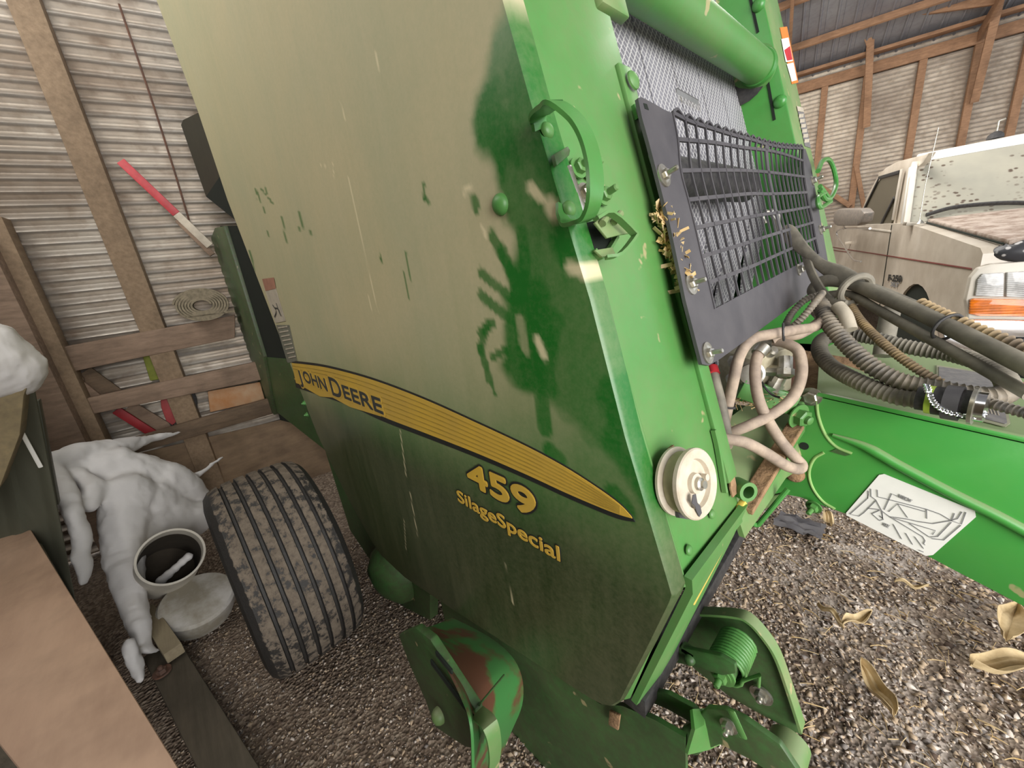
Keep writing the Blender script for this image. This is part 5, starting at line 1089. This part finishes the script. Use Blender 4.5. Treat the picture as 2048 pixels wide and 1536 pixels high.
# beams on the ground
bb = B(); a = HZ(318, 1290, .12); c = HZ(470, 1560, .12); d = (c - a).normalized(); bb.beam(a + V((0, .0, -.06)), c + d * .4 + V((0, 0, -.06)), .115, .11, side=(0, 0, 1), bev=.008)
tim = thing('timber', a, 'long grey-brown timber with a bolt, lying on the ground left of the tyre', 'timber'); obj('beam', bb, M_timber, tim)
bb = B(); bb.lathe(HZ(325, 1345, .12), (0, 0, 1), [(.03, 0), (.03, .008)], 24); bb.bolt(HZ(325, 1345, .125), (0, 0, 1), .017, .03); obj('bolt', bb, M_rust, tim)
bb = B(); a = HZ(305, 1240, .15); c = HZ(345, 1300, .15); bb.beam(a - (c - a) * .3, c + (c - a) * .1, .06, .05, side=(0, 0, 1), bev=.004); obj('pale_board', bb, wood('pale_board_wood', (.36, .30, .19), (.25, .2, .13)), label='pale board end between the snow strip and the timber', cat='board')
# bare plywood plank in the near left corner
zpl = .78
pts = [HZ(8, 1000, zpl), HZ(30, 1008, zpl), HZ(200, 1283, zpl), HZ(372, 1560, zpl), HZ(72, 1580, zpl), HZ(0, 1483, zpl), HZ(-160, 1280, zpl), HZ(-160, 1005, zpl)]
pts = [p if p.x > -2.15 else V((-2.15, p.y * (-2.15 / p.x), p.z)) for p in pts]
bb = B(); bb.plate([HZ(8, 1005, .74), HZ(30, 1008, .74), HZ(200, 1283, .76), HZ(372, 1560, .78), HZ(72, 1580, .78), HZ(-10, 1478, .77), HZ(-120, 1300, .75)], .035, .004, n=(0, 0, -1)); obj('plywood_plank', bb, M_ply, label='bare pinkish plywood plank in the near lower left corner', cat='plank')
bb = B(); bb.box((-1.95, -.62, .36), (.5, .22, .71), None, .01); obj('support_block', bb, M_timber, label='dark wooden block holding up the bare plywood plank', cat='block')

# ------------------------------------------------------------------ litter on the ground
def husk(name, px, py, L, W, ang, label, seed, curl=.02):
    c = HZ(px, py, .02); d = V((math.cos(ang), math.sin(ang), 0)); w = V((-d.y, d.x, 0)); rows = []
    for i in range(13):
        s = i / 12; r = []
        for j in range(7):
            t_ = j / 6 - .5; wd = W * math.sin(PI * min(1, s * .95 + .05)) ** .7
            r.append(c + d * (s - .5) * L + w * t_ * wd + V((0, 0, .012 + curl * (2 * t_) ** 2 + .025 * math.sin(s * 4 + seed) ** 2 + .006 * math.sin(j * 3 + seed))))
        rows.append(r)
    bb = B(); bb.grid(rows, .0015); return obj(name, bb, M_husk, label=label, cat='corn husk', group='dry corn husks on the ground')
M_husk = simple('corn_husk', (.60, .47, .27), .75, scale=25, vscale=(1, 1, 1), c2=(.42, .31, .16))
for a in ((1748, 1392, .16, .055, 2.2, 'pale curled corn husk on the chips below the middle of the tongue, standing on edge', 1., .03),
          (2005, 1345, .20, .07, .7, 'broad dry corn husk at the right edge, the lower of the two there', 2., .03),
          (2020, 1255, .20, .08, 1.4, 'dry corn husk at the right edge near the tongue', 3., .03),
          (1712, 1250, .13, .04, 1.0, 'brown corn husk folded on the dark chips right of the lift plate', 4., .02),
          (1655, 1045, .14, .045, 1.9, 'pale corn husk lying under the tongue beside the diagram sticker', 5., .015),
          (1660, 1235, .10, .02, 2.6, 'narrow straw-coloured husk strip between spring and folded husk', 6., .01),
          (1820, 1180, .10, .02, .3, 'thin curled husk shred under the lower edge of the tongue', 7., .01)):
    husk('corn_husk', a[0], a[1], a[2], a[3], a[4], a[5], a[6], a[7])
cs = HZ(1598, 1058, .02); rows = []
for i in range(9):
    rows.append([cs + V(((i / 8 - .5) * .20 + .02 * fbm(i, j * 1.7, 3.), (j / 7 - .5) * .13 + .025 * fbm(i * 1.3, j, 8.), .02 + .022 * abs(fbm(i * .8, j * .9, 5.)))) for j in range(8)])
bb = B(); bb.grid(rows, .0015); obj('plastic_scrap', bb, M_guard, label='crumpled dark plastic scrap on the ground under the tongue end', cat='scrap', ang=20)
def chips(name, n, region, smin, smax, mat, label):
    bb = B(); tmpl = bmesh.new(); bmesh.ops.create_icosphere(tmpl, subdivisions=1, radius=1.); tv = [v.co.copy() for v in tmpl.verts]; tf = [[v.index for v in f.verts] for f in tmpl.faces]; tmpl.free()
    tv2 = [V((1, 0, 0)), V((0, 1, 0)), V((-1, 0, 0)), V((0, -1, 0)), V((.3, .2, 1)), V((0, 0, -1))]; tf2 = [(0, 1, 4), (1, 2, 4), (2, 3, 4), (3, 0, 4), (1, 0, 5), (2, 1, 5), (3, 2, 5), (0, 3, 5)]
    verts = []; faces = []
    while n > 0:
        x, y = region(); s = smin + (smax - smin) * random.random() ** 3; q = Matrix.Rotation(random.uniform(0, 6.28), 3, 'Z') @ Matrix.Rotation(random.uniform(-.6, .6), 3, 'X') @ Matrix.Diagonal((s * random.uniform(.7, 1.5), s * random.uniform(.6, 1.), s * random.uniform(.3, .7)))
        c = V((x, y, ground_z(x, y) + s * .25)); k = len(verts)
        for v in tv2: verts.append(c + q @ (v * random.uniform(.75, 1.1)))
        for f_ in tf2: faces.append(tuple(k + i for i in f_))
        n -= 1
    me = bpy.data.meshes.new(name); me.from_pydata([tuple(v) for v in verts], [], faces)
    me.polygons.foreach_set('material_index', [random.choice((0, 0, 1, 2, 3)) for _ in range(len(faces) // 8) for _k in (0,) * 8])
    o = obj(name, me, mat, label=label, cat='chips', kind='stuff', smooth=True, ang=180); return o
chipm = [simple('chip_tan', (.50, .38, .26), .9, scale=80), simple('chip_brown', (.10, .065, .045), .9, scale=80), simple('chip_pale', (.66, .58, .50), .9, scale=80), simple('chip_grey', (.24, .21, .19), .9, scale=80)]
chips('chips_litter', 30000, lambda: (random.uniform(-.75, 1.3), .35 + 2.6 * random.random() ** 1.4), .0055, .017, chipm, 'tan and brown chips strewn over the ground right of the baler and under its tongue')
chips('chips_litter', 11000, lambda: (random.uniform(-2.3, -.1), random.uniform(-.35, .9)), .004, .011, chipm, 'chips and grit strewn on the dark ground between tyre and pickup')
bb = B()
for i in range(700):
    x, y = random.uniform(-.75, 1.2), .5 + 2.2 * random.random(); a = random.uniform(0, PI); L = random.uniform(.015, .07); c = V((x, y, ground_z(x, y) + .012)); d = V((math.cos(a), math.sin(a), random.uniform(-.1, .1))) * L / 2
    bb.ribbon([c - d, c + V((random.uniform(-.004, .004), random.uniform(-.004, .004), .003)), c + d], random.uniform(.0015, .004), .001, (0, 0, 1), 2)
obj('straw_litter', bb, M_straw, label='dry straw bits scattered over the chips right of the baler', cat='straw', kind='stuff')

# ------------------------------------------------------------------ light
w = bpy.data.worlds.new('overcast_sky'); scene.world = w; w.use_nodes = True
bg = w.node_tree.nodes['Background']; bg.inputs[0].default_value = (.90, .95, 1.0, 1); bg.inputs[1].default_value = 1.2
# daylight through the big open end of the shed (in front of the baler)
def area(name, loc, to, sx, sy, power, col):
    l = bpy.data.lights.new(name, 'AREA'); l.shape = 'RECTANGLE'; l.size = sx; l.size_y = sy; l.energy = power; l.color = col
    o = bpy.data.objects.new(name, l); COL.objects.link(o); o.location = loc; o.rotation_euler = (V(to) - V(loc)).to_track_quat('-Z', 'Y').to_euler(); return o
area('open_corner_daylight', (4.2, -1.1, 2.2), (-.3, 1.2, 1.1), 4.4, 3.4, 385, (1., .97, .93))
area('truck_fill_light', (-1.7, 5.2, 4.3), (-1.2, 6.5, 0), 2.6, 1.0, 170, (1., .96, .90))  # added fill lamp, brightens the truck side and the far wall
area('eave_gap_daylight', (-1.9, -1.3, 3.6), (-1.9, 1.2, 1.2), 3.0, .8, 30, (1., .96, .88))
scene.view_settings.view_transform = 'Standard'; scene.view_settings.look = 'None'; scene.view_settings.gamma = 1.; scene.view_settings.exposure = .35
